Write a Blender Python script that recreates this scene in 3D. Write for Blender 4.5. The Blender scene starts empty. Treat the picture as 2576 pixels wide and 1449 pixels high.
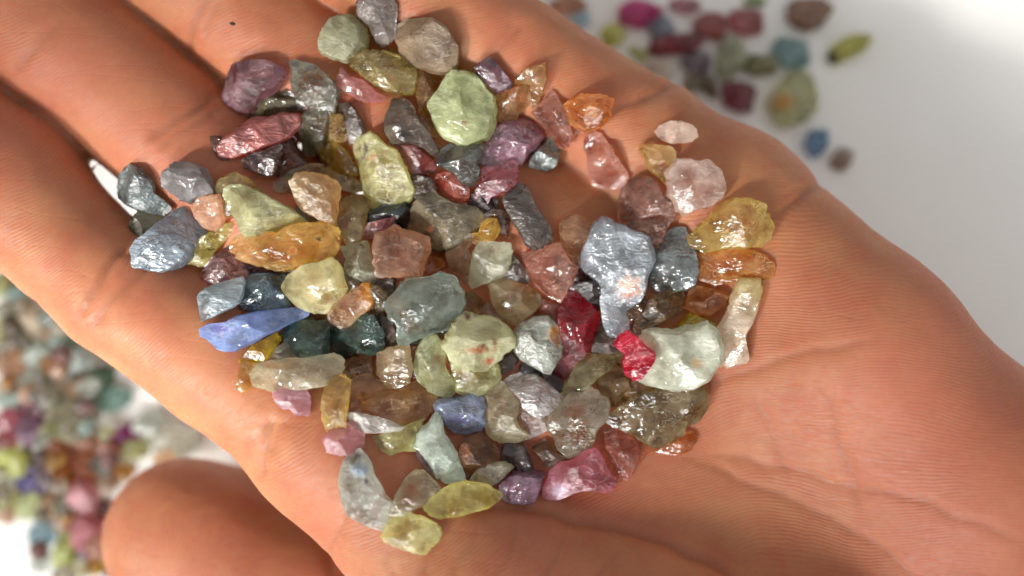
import bpy, bmesh, math, random
import numpy as np

# ------------------------------------------------------------------ camera, light, exposure
MM = 0.001                       # the model is laid out in millimetres and written in metres
S = 140.0 / 2576.0               # mm per photo unit on the plane z = 0
CAM_D = 150.0                    # lens height above that plane (mm)
TABLE_Z = -50.0
scene = bpy.context.scene
COL = scene.collection

cam_d = bpy.data.cameras.new('camera')
cam = bpy.data.objects.new('camera', cam_d)
COL.objects.link(cam)
cam.location = (0, 0, CAM_D * MM)
cam.rotation_euler = (0, 0, 0)
cam_d.sensor_width = 36.0
cam_d.lens = 36.0 * CAM_D / 140.0
cam_d.clip_start = 0.005
cam_d.clip_end = 20.0
cam_d.dof.use_dof = True
cam_d.dof.focus_distance = (CAM_D + 1.0) * MM
cam_d.dof.aperture_fstop = 5.8
cam_d.dof.aperture_blades = 0
scene.camera = cam

world = bpy.data.worlds.new('World')
scene.world = world
world.use_nodes = True
bg = world.node_tree.nodes['Background']
bg.inputs['Color'].default_value = (0.98, 0.98, 0.98, 1)
bg.inputs['Strength'].default_value = 0.62

from mathutils import Vector
def beam(name, az, el, dist, aim, cone, blend, radius, power, color):
    """soft edged spot beam, for the window key and the added fill spots"""
    ld = bpy.data.lights.new(name, 'SPOT')
    ld.spot_size = math.radians(cone); ld.spot_blend = blend
    ld.shadow_soft_size = radius; ld.energy = power; ld.color = color
    o = bpy.data.objects.new(name, ld)
    COL.objects.link(o)
    a, e = math.radians(az), math.radians(el)
    d = Vector((math.cos(a) * math.cos(e), math.sin(a) * math.cos(e), math.sin(e)))
    o.location = Vector(aim) * MM + d * dist
    o.rotation_euler = d.to_track_quat('Z', 'Y').to_euler()
    return o
beam('window_beam', 222, 40, 1.0, (-3, 14, 0), 7.1, 0.6, 0.07, 74.0, (1.0, 0.97, 0.91))  # key light from the inferred window; cone trimmed so the thumb stays dark
beam('finger_fill_spot', 222, 38, 1.0, (-54, -13, -10), 3.0, 0.9, 0.03, 112.0, (1.0, 0.97, 0.91))  # added spot that brightens the index finger, not a source of its own
beam('table_fill_spot', 200, 35, 1.0, (-86, -24, -50), 5.8, 0.6, 0.03, 30.0, (1.0, 0.97, 0.93))  # added spot that whitens the table at lower left
beam('table_fill_spot', 40, 55, 1.0, (116, 32, -50), 6.2, 0.9, 0.06, 8.0, (1.0, 0.98, 0.95))  # added spot from the opposite side, brightens the table at right

wd = bpy.data.lights.new('window', 'AREA')
wd.shape = 'RECTANGLE'; wd.size = 0.30; wd.size_y = 0.26; wd.energy = 5.2; wd.color = (0.96, 0.98, 1.0)
wo = bpy.data.objects.new('window', wd); COL.objects.link(wo)
dv = Vector((math.cos(math.radians(252)) * math.cos(math.radians(40)), math.sin(math.radians(252)) * math.cos(math.radians(40)), math.sin(math.radians(40))))
wo.location = dv * 0.8
wo.rotation_euler = dv.to_track_quat('Z', 'Y').to_euler()

vs = scene.view_settings
vs.view_transform = 'Standard'; vs.look = 'None'; vs.gamma = 1.0
vs.use_curve_mapping = False
vs.exposure = 0.0
scene.cycles.use_denoising = True
scene.cycles.max_bounces = 6
scene.cycles.diffuse_bounces = 3
scene.cycles.glossy_bounces = 3
scene.cycles.use_adaptive_sampling = True
scene.cycles.adaptive_threshold = 0.05
scene.cycles.adaptive_min_samples = 16
scene.cycles.transmission_bounces = 6
scene.cycles.transparent_max_bounces = 6
scene.cycles.blur_glossy = 0.6
scene.cycles.sample_clamp_indirect = 6.0

rng = np.random.default_rng(7)

# ------------------------------------------------------------------ helpers
def px(x, y, z=0.0):
    """photo unit (2576 wide) -> world mm on height z"""
    k = S * (CAM_D - z) / CAM_D
    return np.array([(x - 1288.0) * k, -(y - 724.5) * k, z])

def lin(rgb):
    c = np.array(rgb, float) / 255.0
    return np.where(c <= 0.04045, c / 12.92, ((c + 0.055) / 1.055) ** 2.4)

def value_noise(p, seed=0):
    """smooth lattice noise in [-1,1] for an (N,2|3) array"""
    p = np.asarray(p, float)
    i = np.floor(p).astype(np.int64); f = p - i
    f = f * f * (3 - 2 * f)
    dim = p.shape[1]
    out = np.zeros(len(p))
    mul = (374761393, 668265263, 2147483647 - 58)
    for c in range(1 << dim):
        w = np.ones(len(p)); h = np.full(len(p), seed * 1274126177 + 12345, dtype=np.int64)
        for d in range(dim):
            b = (c >> d) & 1
            w *= f[:, d] if b else 1 - f[:, d]
            h = h + (i[:, d] + b) * mul[d]
        h = (h ^ (h >> 13)) * 1274126177
        h = h ^ (h >> 16)
        out += w * ((h & 0xFFFF) / 32767.5 - 1.0)
    return out

def mesh_from(name, verts, faces, smooth=True):
    me = bpy.data.meshes.new(name)
    verts = np.asarray(verts, float) * MM
    me.from_pydata(verts.tolist(), [], [list(map(int, f)) for f in faces])
    me.update()
    if smooth:
        me.polygons.foreach_set('use_smooth', np.ones(len(me.polygons), bool))
    return me

def obj(name, me, mat, label=None, cat=None, group=None, kind=None, loc=(0, 0, 0), parent=None):
    o = bpy.data.objects.new(name, me)
    COL.objects.link(o)
    o.location = loc
    if mat: me.materials.append(mat)
    if label: o['label'] = label
    if cat: o['category'] = cat
    if group: o['group'] = group
    if kind: o['kind'] = kind
    if parent: o.parent = parent
    return o

# ------------------------------------------------------------------ materials
def new_mat(name):
    m = bpy.data.materials.new(name)
    m.use_nodes = True
    nt = m.node_tree
    return m, nt, nt.nodes, nt.links, nt.nodes['Principled BSDF']

def math_node(nt, op, a, b=None, clamp=False):
    n = nt.nodes.new('ShaderNodeMath'); n.operation = op; n.use_clamp = clamp
    for i, v in enumerate((a, b)):
        if v is None: continue
        if hasattr(v, 'links'): nt.links.new(v, n.inputs[i])
        else: n.inputs[i].default_value = v
    return n.outputs[0]

def noise_node(nt, vec, scale, detail=3, rough=0.55, dim='3D'):
    n = nt.nodes.new('ShaderNodeTexNoise'); n.noise_dimensions = dim
    n.inputs['Scale'].default_value = scale
    n.inputs['Detail'].default_value = detail
    n.inputs['Roughness'].default_value = rough
    nt.links.new(vec, n.inputs['Vector'])
    return n.outputs['Fac']

def ramp_node(nt, fac, stops):
    n = nt.nodes.new('ShaderNodeValToRGB')
    e = n.color_ramp.elements
    while len(e) < len(stops): e.new(0.5)
    for i, (p, c) in enumerate(stops):
        e[i].position = p
        e[i].color = (*c, 1) if len(c) == 3 else c
    nt.links.new(fac, n.inputs['Fac'])
    return n.outputs['Color']

def mix_rgb(nt, fac, a, b, blend='MIX'):
    n = nt.nodes.new('ShaderNodeMix'); n.data_type = 'RGBA'; n.blend_type = blend
    for sock, v in ((n.inputs['Factor'], fac), (n.inputs[6], a), (n.inputs[7], b)):
        if hasattr(v, 'links'): nt.links.new(v, sock)
        elif isinstance(v, (int, float)): sock.default_value = v
        else: sock.default_value = (*v, 1)
    return n.outputs[2]

def make_skin():
    m, nt, N, L, P = new_mat('skin')
    tc = N.new('ShaderNodeTexCoord').outputs['Object']
    big = noise_node(nt, tc, 55, 3, 0.5)
    mid = noise_node(nt, tc, 160, 3, 0.6)
    fine = noise_node(nt, tc, 900, 2, 0.6)
    c1 = ramp_node(nt, big, [(0.30, (0.300, 0.104, 0.042)), (0.52, (0.385, 0.152, 0.066)), (0.72, (0.45, 0.204, 0.098))])
    c2 = ramp_node(nt, mid, [(0.32, (0.375, 0.100, 0.052)), (0.62, (0.45, 0.207, 0.098))])
    col = mix_rgb(nt, 0.45, c1, c2)
    rosy = ramp_node(nt, noise_node(nt, tc, 24, 2, 0.5), [(0.42, (0, 0, 0)), (0.66, (0.70, 0.70, 0.70))])
    col = mix_rgb(nt, rosy, col, (0.42, 0.132, 0.076))
    fl = ramp_node(nt, fine, [(0.3, (0.90, 0.86, 0.84)), (0.7, (1.0, 1.0, 1.0))])
    col = mix_rgb(nt, 0.6, col, fl, 'MULTIPLY')
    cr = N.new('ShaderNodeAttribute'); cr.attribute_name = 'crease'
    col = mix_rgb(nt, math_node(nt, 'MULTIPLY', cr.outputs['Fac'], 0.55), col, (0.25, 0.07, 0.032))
    L.new(col, P.inputs['Base Color'])
    P.inputs['Subsurface Weight'].default_value = 1.0
    P.inputs['Subsurface Radius'].default_value = (1.0, 0.35, 0.16)
    P.inputs['Subsurface Scale'].default_value = 0.0020
    P.inputs['Roughness'].default_value = 0.46
    P.inputs['Specular IOR Level'].default_value = 0.4
    # friction ridges
    ph = N.new('ShaderNodeAttribute'); ph.attribute_name = 'ridge'
    wob = noise_node(nt, tc, 420, 2, 0.5)
    phase = math_node(nt, 'ADD', math_node(nt, 'MULTIPLY', ph.outputs['Fac'], 2 * math.pi / 0.48),
                      math_node(nt, 'MULTIPLY', wob, 8.0))
    rid = math_node(nt, 'MULTIPLY_ADD', math_node(nt, 'SINE', phase), 0.5)
    rid.node.inputs[2].default_value = 0.5
    brk = noise_node(nt, tc, 1500, 2, 0.6)
    brk2 = ramp_node(nt, noise_node(nt, tc, 90, 2, 0.5), [(0.3, (0.35,) * 3), (0.6, (1.2,) * 3)])
    h = math_node(nt, 'MULTIPLY', rid, math_node(nt, 'MULTIPLY_ADD', brk, 0.9))
    h.node.inputs[1].links[0].from_node.inputs[2].default_value = 0.2
    h = math_node(nt, 'MULTIPLY', h, brk2)
    h = math_node(nt, 'ADD', h, math_node(nt, 'MULTIPLY', fine, 0.5))
    for rot, sc in ((0.75, 80), (-0.6, 120)):
        mp = N.new('ShaderNodeMapping'); mp.inputs['Rotation'].default_value = (0, 0, rot); mp.inputs['Scale'].default_value = (0.32, 1.5, 0.6)
        L.new(tc, mp.inputs['Vector'])
        n = noise_node(nt, mp.outputs[0], sc, 2, 0.5)
        a = math_node(nt, 'ABSOLUTE', math_node(nt, 'SUBTRACT', n, 0.5))
        ln = math_node(nt, 'SUBTRACT', 1.0, math_node(nt, 'MULTIPLY', a, 60.0), True)
        h = math_node(nt, 'SUBTRACT', h, math_node(nt, 'MULTIPLY', ln, 0.45))
    b = N.new('ShaderNodeBump')
    b.inputs['Strength'].default_value = 0.5
    b.inputs['Distance'].default_value = 0.00007
    L.new(h, b.inputs['Height'])
    L.new(b.outputs['Normal'], P.inputs['Normal'])
    L.new(ramp_node(nt, brk, [(0.3, (0.46,) * 3), (0.7, (0.70,) * 3)]), P.inputs['Roughness'])
    return m

def make_gem(name, trans, rough, bump, ior, spec, cloud, glow):
    m, nt, N, L, P = new_mat(name)
    tcn = N.new('ShaderNodeTexCoord')
    oi = N.new('ShaderNodeObjectInfo')
    add = N.new('ShaderNodeVectorMath'); add.operation = 'ADD'
    comb = N.new('ShaderNodeCombineXYZ')
    for k in range(3): L.new(math_node(nt, 'MULTIPLY', oi.outputs['Random'], 0.7 + 0.3 * k), comb.inputs[k])
    L.new(tcn.outputs['Object'], add.inputs[0]); L.new(comb.outputs[0], add.inputs[1])
    v = add.outputs[0]
    tint = N.new('ShaderNodeAttribute'); tint.attribute_name = 'tint'
    cl = noise_node(nt, v, 330, 4, 0.6)
    fine = noise_node(nt, v, 1500, 3, 0.6)
    col = mix_rgb(nt, 1.0, tint.outputs['Color'], ramp_node(nt, cl, [(0.28, (0.78, 0.76, 0.74)), (0.6, (1.0, 1.0, 1.0))]), 'MULTIPLY')
    L.new(col, P.inputs['Base Color'])
    tw = ramp_node(nt, cl, [(0.35, (min(1, trans + cloud),) * 3), (0.68, (max(0, trans - cloud),) * 3)])
    stain = N.new('ShaderNodeAttribute'); stain.attribute_name = 'stain'
    keep = math_node(nt, 'SUBTRACT', 1.0, stain.outputs['Fac'], True)
    L.new(math_node(nt, 'MULTIPLY', tw, keep), P.inputs['Transmission Weight'])
    patch = noise_node(nt, v, 170, 2, 0.5)
    rr = math_node(nt, 'ADD', math_node(nt, 'MULTIPLY', patch, 1.0), math_node(nt, 'MULTIPLY_ADD', oi.outputs['Random'], 0.35))
    rr.node.inputs[1].links[0].from_node.inputs[2].default_value = -0.175
    L.new(ramp_node(nt, rr, [(0.34, (rough * 0.5,) * 3), (0.48, (rough * 1.2,) * 3), (0.62, (min(0.6, rough * 4.2),) * 3)]), P.inputs['Roughness'])
    P.inputs['IOR'].default_value = ior
    P.inputs['Specular IOR Level'].default_value = spec
    # crinkled conchoidal skin: stretched ripples, chips and grain
    vo = N.new('ShaderNodeTexVoronoi'); vo.feature = 'F1'
    vo.inputs['Scale'].default_value = 620
    dist = N.new('ShaderNodeVectorMath'); dist.operation = 'MULTIPLY_ADD'
    nz = N.new('ShaderNodeTexNoise'); nz.inputs['Scale'].default_value = 500
    L.new(v, nz.inputs['Vector']); L.new(nz.outputs['Color'], dist.inputs[0])
    dist.inputs[1].default_value = (0.0016, 0.0016, 0.0016)
    L.new(v, dist.inputs[2]); L.new(dist.outputs[0], vo.inputs['Vector'])
    mp = N.new('ShaderNodeMapping'); mp.inputs['Scale'].default_value = (1.0, 2.6, 1.4)
    L.new(math_node(nt, 'MULTIPLY', oi.outputs['Random'], 6.28), N.new('ShaderNodeCombineXYZ').inputs[2])
    L.new([n for n in nt.nodes if n.type == 'COMBXYZ'][-1].outputs[0], mp.inputs['Rotation'])
    L.new(dist.outputs[0], mp.inputs['Vector'])
    rip = noise_node(nt, mp.outputs[0], 520, 2, 0.55)
    h = math_node(nt, 'ADD', math_node(nt, 'MULTIPLY', vo.outputs['Distance'], 0.8), math_node(nt, 'MULTIPLY', fine, 0.22))
    h = math_node(nt, 'ADD', h, math_node(nt, 'MULTIPLY', rip, 1.6))
    b = N.new('ShaderNodeBump')
    b.inputs['Strength'].default_value = bump
    b.inputs['Distance'].default_value = 0.0005
    L.new(h, b.inputs['Height'])
    L.new(b.outputs['Normal'], P.inputs['Normal'])
    # light scattered through the body of the stone
    tr = N.new('ShaderNodeBsdfTranslucent'); L.new(col, tr.inputs['Color']); L.new(b.outputs['Normal'], tr.inputs['Normal'])
    # healed cracks and scratches: thin pale lines, less clear than the body
    crk = math_node(nt, 'SUBTRACT', 1.0, math_node(nt, 'MULTIPLY', math_node(nt, 'ABSOLUTE', math_node(nt, 'SUBTRACT', rip, 0.5)), 34.0), True)
    crk = math_node(nt, 'MULTIPLY', crk, ramp_node(nt, patch, [(0.45, (0, 0, 0)), (0.60, (1, 1, 1))]))
    col2 = mix_rgb(nt, math_node(nt, 'MULTIPLY', crk, 0.35), col, (0.86, 0.85, 0.82))
    L.new(col2, P.inputs['Base Color'])
    L.new(math_node(nt, 'MULTIPLY', math_node(nt, 'MULTIPLY', tw, keep), math_node(nt, 'SUBTRACT', 1.0, math_node(nt, 'MULTIPLY', crk, 0.6))), P.inputs['Transmission Weight'])
    mx = N.new('ShaderNodeMixShader'); mx.inputs[0].default_value = glow
    L.new(P.outputs[0], mx.inputs[1]); L.new(tr.outputs[0], mx.inputs[2])
    L.new(mx.outputs[0], N['Material Output'].inputs['Surface'])
    return m

MAT_SKIN = make_skin()
MAT_GEM = {
    'c': make_gem('stone_clear', 0.88, 0.10, 0.33, 1.60, 0.90, 0.12, 0.29),
    'p': make_gem('stone_pale', 0.76, 0.10, 0.36, 1.62, 0.90, 0.20, 0.35),
    'm': make_gem('stone_milky', 0.50, 0.18, 0.32, 1.62, 0.70, 0.22, 0.30),
    's': make_gem('stone_silvery', 0.64, 0.11, 0.62, 1.80, 0.95, 0.22, 0.12),
    'd': make_gem('stone_dark', 0.78, 0.16, 0.34, 1.60, 0.65, 0.18, 0.13),
}

def make_paper():
    m, nt, N, L, P = new_mat('white_paper')
    tc = N.new('ShaderNodeTexCoord').outputs['Object']
    n1 = noise_node(nt, tc, 14, 3, 0.5)
    L.new(ramp_node(nt, n1, [(0.3, (0.80, 0.775, 0.73)), (0.7, (0.845, 0.83, 0.80))]), P.inputs['Base Color'])
    P.inputs['Roughness'].default_value = 0.55
    b = N.new('ShaderNodeBump'); b.inputs['Strength'].default_value = 0.2; b.inputs['Distance'].default_value = 0.0002
    L.new(noise_node(nt, tc, 900, 3, 0.6), b.inputs['Height']); L.new(b.outputs['Normal'], P.inputs['Normal'])
    return m
MAT_PAPER = make_paper()
# ------------------------------------------------------------------ table
t = 700.0
me = mesh_from('tabletop', [(-t, -t, 0), (t, -t, 0), (t, t, 0), (-t, t, 0), (-t, -t, -20), (t, -t, -20), (t, t, -20), (-t, t, -20)],
               [(0, 1, 2, 3), (7, 6, 5, 4), (0, 4, 5, 1), (1, 5, 6, 2), (2, 6, 7, 3), (3, 7, 4, 0)], smooth=False)
obj('tabletop', me, MAT_PAPER, kind='structure', loc=(0, 0, TABLE_Z * MM))

# ------------------------------------------------------------------ hand: one continuous surface grown from a distance field
def smin(a, b, k):
    h = np.clip(0.5 + 0.5 * (b - a) / k, 0, 1)
    return b + (a - b) * h - k * h * (1 - h)

def cone_sdf(p, a, b, ra, rb):
    ab = b - a
    tt = np.clip(((p - a) @ ab) / (ab @ ab), 0, 1)
    d = np.sqrt((((p - a) - tt[:, None] * ab) ** 2).sum(1))
    return d - (ra + (rb - ra) * tt)

# joints: photo units x, y, height z (mm), radius (mm)
FINGERS = {
    'index':  [(830, 1092, -11, 10.3), (560, 905, -9.5, 10.0), (300, 726, -9.5, 9.2), (165, 605, -9.3, 8.9), (20, 468, -9, 11.3), (-190, 300, -6, 10.0), (-480, 75, 2, 8.2)],
    'middle': [(1090, 842, -14, 9.9), (700, 555, -13.0, 10.4), (425, 328, -12, 10.2), (165, 110, -10.5, 11.2), (-60, -70, -7, 10.2), (-370, -330, 2, 8.4)],
    'ring':   [(1340, 592, -15, 10.0), (950, 295, -14, 10.2), (690, 100, -12.5, 10.0), (450, -85, -10, 9.7), (240, -250, -6, 9.3), (-60, -490, 3, 7.8)],
    'pinky':  [(1600, 345, -13.5, 9.0), (1290, 150, -11, 9.2), (1060, 0, -9, 8.9), (880, -130, -6, 8.5), (650, -300, 1, 7.0)],
}
TILT = 0.09                      # the little finger side hangs a little lower
def chain(p, pts, k):
    d = None
    q = [(px(x, y, z + TILT * (y - 724.5) * S), r) for x, y, z, r in pts]
    for (a, ra), (b, rb) in zip(q[:-1], q[1:]):
        e = cone_sdf(p, a, b, ra, rb)
        d = e if d is None else smin(d, e, k)
    return d

PALM = [
    [(860, 1110, -13, 11.5), (1300, 1420, -17, 13), (1900, 1700, -15, 15), (2450, 1950, -14, 16)],     # index metacarpal
    [(1090, 842, -19, 12), (1600, 1200, -20, 13), (2100, 1500, -20, 14), (2600, 1850, -14, 16)],       # middle
    [(1340, 592, -19, 12), (1800, 950, -19, 13), (2300, 1350, -17, 14), (2750, 1720, -13, 16)],        # ring
    [(1640, 390, -15, 9.5), (1830, 520, -15, 11.5), (2150, 880, -11, 14.5), (2440, 1190, -11, 15.5), (2880, 1620, -12, 15)],  # little finger side
    [(1290, 1600, -9, 13.5), (1500, 1640, -8, 14.5), (1950, 1790, -8, 17), (2450, 2040, -12, 17)],    # base of the thumb
    [(2450, 1950, -14, 16), (3000, 2500, -16, 18)],
    [(2850, 1620, -13, 15.5), (3400, 2150, -16, 18)],
    [(2650, 1800, -14, 18), (3200, 2320, -16, 20)],
]
THUMB = [(1500, 1880, -12, 15), (1150, 1720, -26, 13.5), (800, 1510, -31, 12.8), (560, 1395, -31, 13.2), (465, 1352, -31, 12.8)]

def hand_sdf(p):
    f = None
    for name in FINGERS:
        d = chain(p, FINGERS[name], 1.2)
        f = d if f is None else smin(f, d, 1.0)
    pm = None
    for c in PALM:
        d = chain(p, c, 4.0)
        pm = d if pm is None else smin(pm, d, 9.0)
    h = smin(f, pm, 5.0)
    # web between index base and thumb
    w = chain(p, [(850, 1112, -11.5, 10.6), (1040, 1310, -11, 11), (1270, 1570, -9, 13.5)], 3.0)
    h = smin(h, w, 5.0)
    th = chain(p, THUMB, 3.5)
    return smin(h, th, 2.2)

def surface_nets(f, lo, hi, step):
    ax = [np.arange(lo[i], hi[i] + step, step) for i in range(3)]
    n = [len(a) for a in ax]
    # coarse pass first, then the fine distance only near the surface
    m = 4
    cx = [a[::m] for a in ax]
    g = np.stack(np.meshgrid(*cx, indexing='ij'), -1).reshape(-1, 3)
    Dc = f(g).reshape([len(a) for a in cx])
    D = Dc.repeat(m, 0).repeat(m, 1).repeat(m, 2)[:n[0], :n[1], :n[2]].copy()
    near = np.argwhere(np.abs(D) < step * m * 1.35)
    for b0 in range(0, len(near), 200000):
        q = near[b0:b0 + 200000]
        D[q[:, 0], q[:, 1], q[:, 2]] = f(np.stack([ax[e][q[:, e]] for e in range(3)], 1))
    neg = D < 0
    acc = np.zeros((n[0] - 1, n[1] - 1, n[2] - 1, 3)); cnt = np.zeros(acc.shape[:3])
    corners = [(i, j, k) for i in (0, 1) for j in (0, 1) for k in (0, 1)]
    sl = lambda c: tuple(slice(c[d], n[d] - 1 + c[d]) for d in range(3))
    for a in corners:
        for d in range(3):
            if a[d]: continue
            b = list(a); b[d] = 1; b = tuple(b)
            va, vb = D[sl(a)], D[sl(b)]
            x = neg[sl(a)] != neg[sl(b)]
            with np.errstate(divide='ignore', invalid='ignore'):
                tt = np.where(x, va / (va - vb), 0)
            for e in range(3):
                acc[..., e] += np.where(x, a[e] + (tt if e == d else 0), 0)
            cnt += x
    act = cnt > 0
    idx = -np.ones(act.shape, np.int64); idx[act] = np.arange(act.sum())
    I = np.argwhere(act)
    V = I + acc[act] / cnt[act][:, None]
    V = V * step + np.array([a[0] for a in ax])
    F = []
    for d in range(3):
        u, v = (d + 1) % 3, (d + 2) % 3
        s0 = [slice(1, n[e] - 1) for e in range(3)]; s1 = list(s0)
        s0[d] = slice(0, n[d] - 1); s1[d] = slice(1, n[d])
        a, b = neg[tuple(s0)], neg[tuple(s1)]
        off = [1, 1, 1]; off[d] = 0
        E = np.argwhere(a != b)
        flip = a[a != b]
        E = E + np.array(off)
        def cid(du, dv):
            c = E.copy(); c[:, u] -= du; c[:, v] -= dv
            return idx[c[:, 0], c[:, 1], c[:, 2]]
        q = np.stack([cid(0, 0), cid(1, 0), cid(1, 1), cid(0, 1)], 1)
        q[~flip] = q[~flip][:, ::-1]
        F.append(q)
    return V, np.concatenate(F)

def grad(p, d0, e=0.1):
    g = np.empty_like(p)
    for d in range(3):
        o = np.zeros(3); o[d] = e
        g[:, d] = (hand_sdf(p + o) - d0) / e
    return g

HV, HF = surface_nets(hand_sdf, (-122, -112, -46), (132, 78, 26), 0.98)
def split_quads(V, F):
    E = np.stack([F, np.roll(F, -1, 1)], 2).reshape(-1, 2)
    Es = np.sort(E, 1)
    key = Es[:, 0] * len(V) + Es[:, 1]
    uk, first, inv = np.unique(key, return_index=True, return_inverse=True)
    mid = 0.5 * (V[Es[first, 0]] + V[Es[first, 1]])
    cen = V[F].mean(1)
    e = len(V) + inv.reshape(-1, 4)
    c = len(V) + len(mid) + np.arange(len(F))
    Q = [np.stack([F[:, i], e[:, i], c, e[:, (i + 3) % 4]], 1) for i in range(4)]
    return np.concatenate([V, mid, cen]), np.concatenate(Q)
P, HF = split_quads(HV, HF)
nv = len(P)
hm = bpy.data.meshes.new('hand')
hm.vertices.add(nv); hm.loops.add(HF.size); hm.polygons.add(len(HF))
hm.loops.foreach_set('vertex_index', HF.ravel().astype(np.int32))
hm.polygons.foreach_set('loop_start', np.arange(0, HF.size, 4, dtype=np.int32))
hm.vertices.foreach_set('co', (P * MM).astype(np.float32).ravel())
hm.update(calc_edges=True)
d0 = hand_sdf(P); g = grad(P, d0)
P -= (d0 / np.maximum((g * g).sum(1), 0.2))[:, None] * g
NRM = g / np.linalg.norm(g, axis=1)[:, None]

# where each point stands in the photo, for laying out the lines of the palm
PX = P[:, 0] / (S * (CAM_D - P[:, 2]) / CAM_D) + 1288.0
PY = -P[:, 1] / (S * (CAM_D - P[:, 2]) / CAM_D) + 724.5
UPW = np.clip(NRM[:, 2] * 2 + 0.3, 0, 1)

wx = PX + 9 * value_noise(np.stack([PX, PY], 1) / 60.0, 3); wy = PY + 9 * value_noise(np.stack([PX, PY], 1) / 60.0, 4)
def seg_dist(pts):
    best = np.full(nv, 1e9); along = np.zeros(nv)
    tot = 0.0
    L = sum(math.hypot(b[0] - a[0], b[1] - a[1]) for a, b in zip(pts[:-1], pts[1:]))
    for a, b in zip(pts[:-1], pts[1:]):
        a = np.array(a, float); b = np.array(b, float); ab = b - a
        tt = np.clip(((wx - a[0]) * ab[0] + (wy - a[1]) * ab[1]) / (ab @ ab), 0, 1)
        d = np.hypot(wx - a[0] - tt * ab[0], wy - a[1] - tt * ab[1])
        m = d < best
        best[m] = d[m]; along[m] = (tot + tt[m] * np.linalg.norm(ab)) / L
        tot += np.linalg.norm(ab)
    return best, along

# creases: polyline (photo units), depth mm, half width in photo units, tint strength
CREASES = [
    ([(335, 590), (290, 660), (235, 730), (190, 800)], 0.75, 15, 0.7),
    ([(395, 640), (340, 700), (275, 760), (235, 830)], 0.55, 13, 0.55),
    ([(300, 620), (330, 640), (380, 650)], 0.3, 10, 0.3),
    ([(545, 235), (480, 275), (420, 315), (370, 350)], 0.75, 16, 0.7),
    ([(560, 275), (500, 300), (440, 335), (395, 370)], 0.5, 12, 0.5),
    ([(160, 55), (110, 95), (70, 140), (25, 190)], 0.6, 18, 0.5),
    ([(530, -10), (500, 40), (480, 90), (470, 140)], 0.6, 17, 0.6),
    ([(560, 0), (530, 55), (515, 105)], 0.4, 12, 0.4),
    ([(1330, 60), (1285, 95), (1250, 140), (1225, 185)], 0.6, 13, 0.6),
    ([(1300, 50), (1250, 100), (1215, 150)], 0.4, 10, 0.4),
    ([(1500, 50), (1480, 75), (1465, 95)], 0.3, 10, 0.3),
    ([(1720, 210), (1640, 240), (1560, 275), (1480, 320), (1420, 345)], 1.0, 18, 0.8),
    ([(1660, 175), (1640, 215), (1625, 245)], 0.4, 10, 0.4),
    ([(690, 1050), (680, 1095), (665, 1150), (655, 1215)], 0.8, 13, 0.7),
    ([(730, 1060), (700, 1105), (680, 1140)], 0.4, 10, 0.4),
    ([(640, 1110), (670, 1080), (700, 1065)], 0.3, 9, 0.3),
    ([(2110, 435), (2060, 470), (2000, 505), (1945, 555), (1925, 590)], 0.9, 20, 0.7),
    ([(2060, 470), (2010, 470), (1950, 500)], 0.3, 10, 0.3),
    ([(1790, 960), (1860, 945), (1960, 910), (2060, 880), (2200, 850)], 0.35, 13, 0.4),
    ([(1170, 1262), (1260, 1272), (1380, 1287), (1500, 1312), (1640, 1355), (1780, 1405), (1900, 1470)], 1.2, 22, 0.8),
    ([(1715, 1150), (1850, 1200), (1950, 1240), (2080, 1300), (2240, 1400), (2330, 1470)], 0.45, 13, 0.45),
    ([(1740, 1150), (1880, 1155), (2030, 1190), (2150, 1230), (2300, 1255), (2440, 1310), (2580, 1370)], 0.4, 14, 0.4),
    ([(1900, 1000), (1935, 1060), (1960, 1130), (1985, 1200)], 0.3, 11, 0.35),
    ([(2055, 950), (2090, 1020), (2115, 1110), (2140, 1200), (2175, 1290)], 0.3, 11, 0.35),
    ([(880, 1280), (850, 1340), (835, 1400), (830, 1450)], 0.35, 10, 0.4),
    ([(1130, 1300), (1105, 1360), (1070, 1410), (1050, 1460)], 0.4, 10, 0.5),
    ([(1200, 1310), (1185, 1370), (1150, 1420), (1130, 1460)], 0.35, 9, 0.45),
    ([(1310, 1310), (1290, 1370), (1260, 1430), (1240, 1480)], 0.3, 9, 0.35),
    ([(1420, 1340), (1400, 1400), (1360, 1470)], 0.3, 10, 0.35),
    ([(975, 1360), (965, 1410), (990, 1450)], 0.35, 10, 0.4),
    ([(1560, 1390), (1520, 1430), (1490, 1470)], 0.25, 10, 0.3),
    ([(20, 830), (60, 790), (120, 740)], 0.2, 12, 0.2),
]
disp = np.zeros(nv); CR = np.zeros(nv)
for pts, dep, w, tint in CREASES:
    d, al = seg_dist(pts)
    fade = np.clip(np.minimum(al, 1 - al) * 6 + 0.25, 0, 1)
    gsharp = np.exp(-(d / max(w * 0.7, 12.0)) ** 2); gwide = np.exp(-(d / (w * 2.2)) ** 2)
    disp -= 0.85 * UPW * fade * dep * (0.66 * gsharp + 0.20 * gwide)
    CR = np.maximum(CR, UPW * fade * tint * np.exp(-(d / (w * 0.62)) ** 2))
# soft cushions and fine wrinkles
xy = P[:, :2]
disp += UPW * (0.35 * value_noise(P / 13.0, 11) + 0.14 * value_noise(P / 5.0, 12) + 0.05 * value_noise(P / 1.9, 13))
P += NRM * disp[:, None]

hm.vertices.foreach_set('co', (P * MM).astype(np.float32).ravel())
hm.update()
hm.polygons.foreach_set('use_smooth', np.ones(len(hm.polygons), bool))
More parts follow.
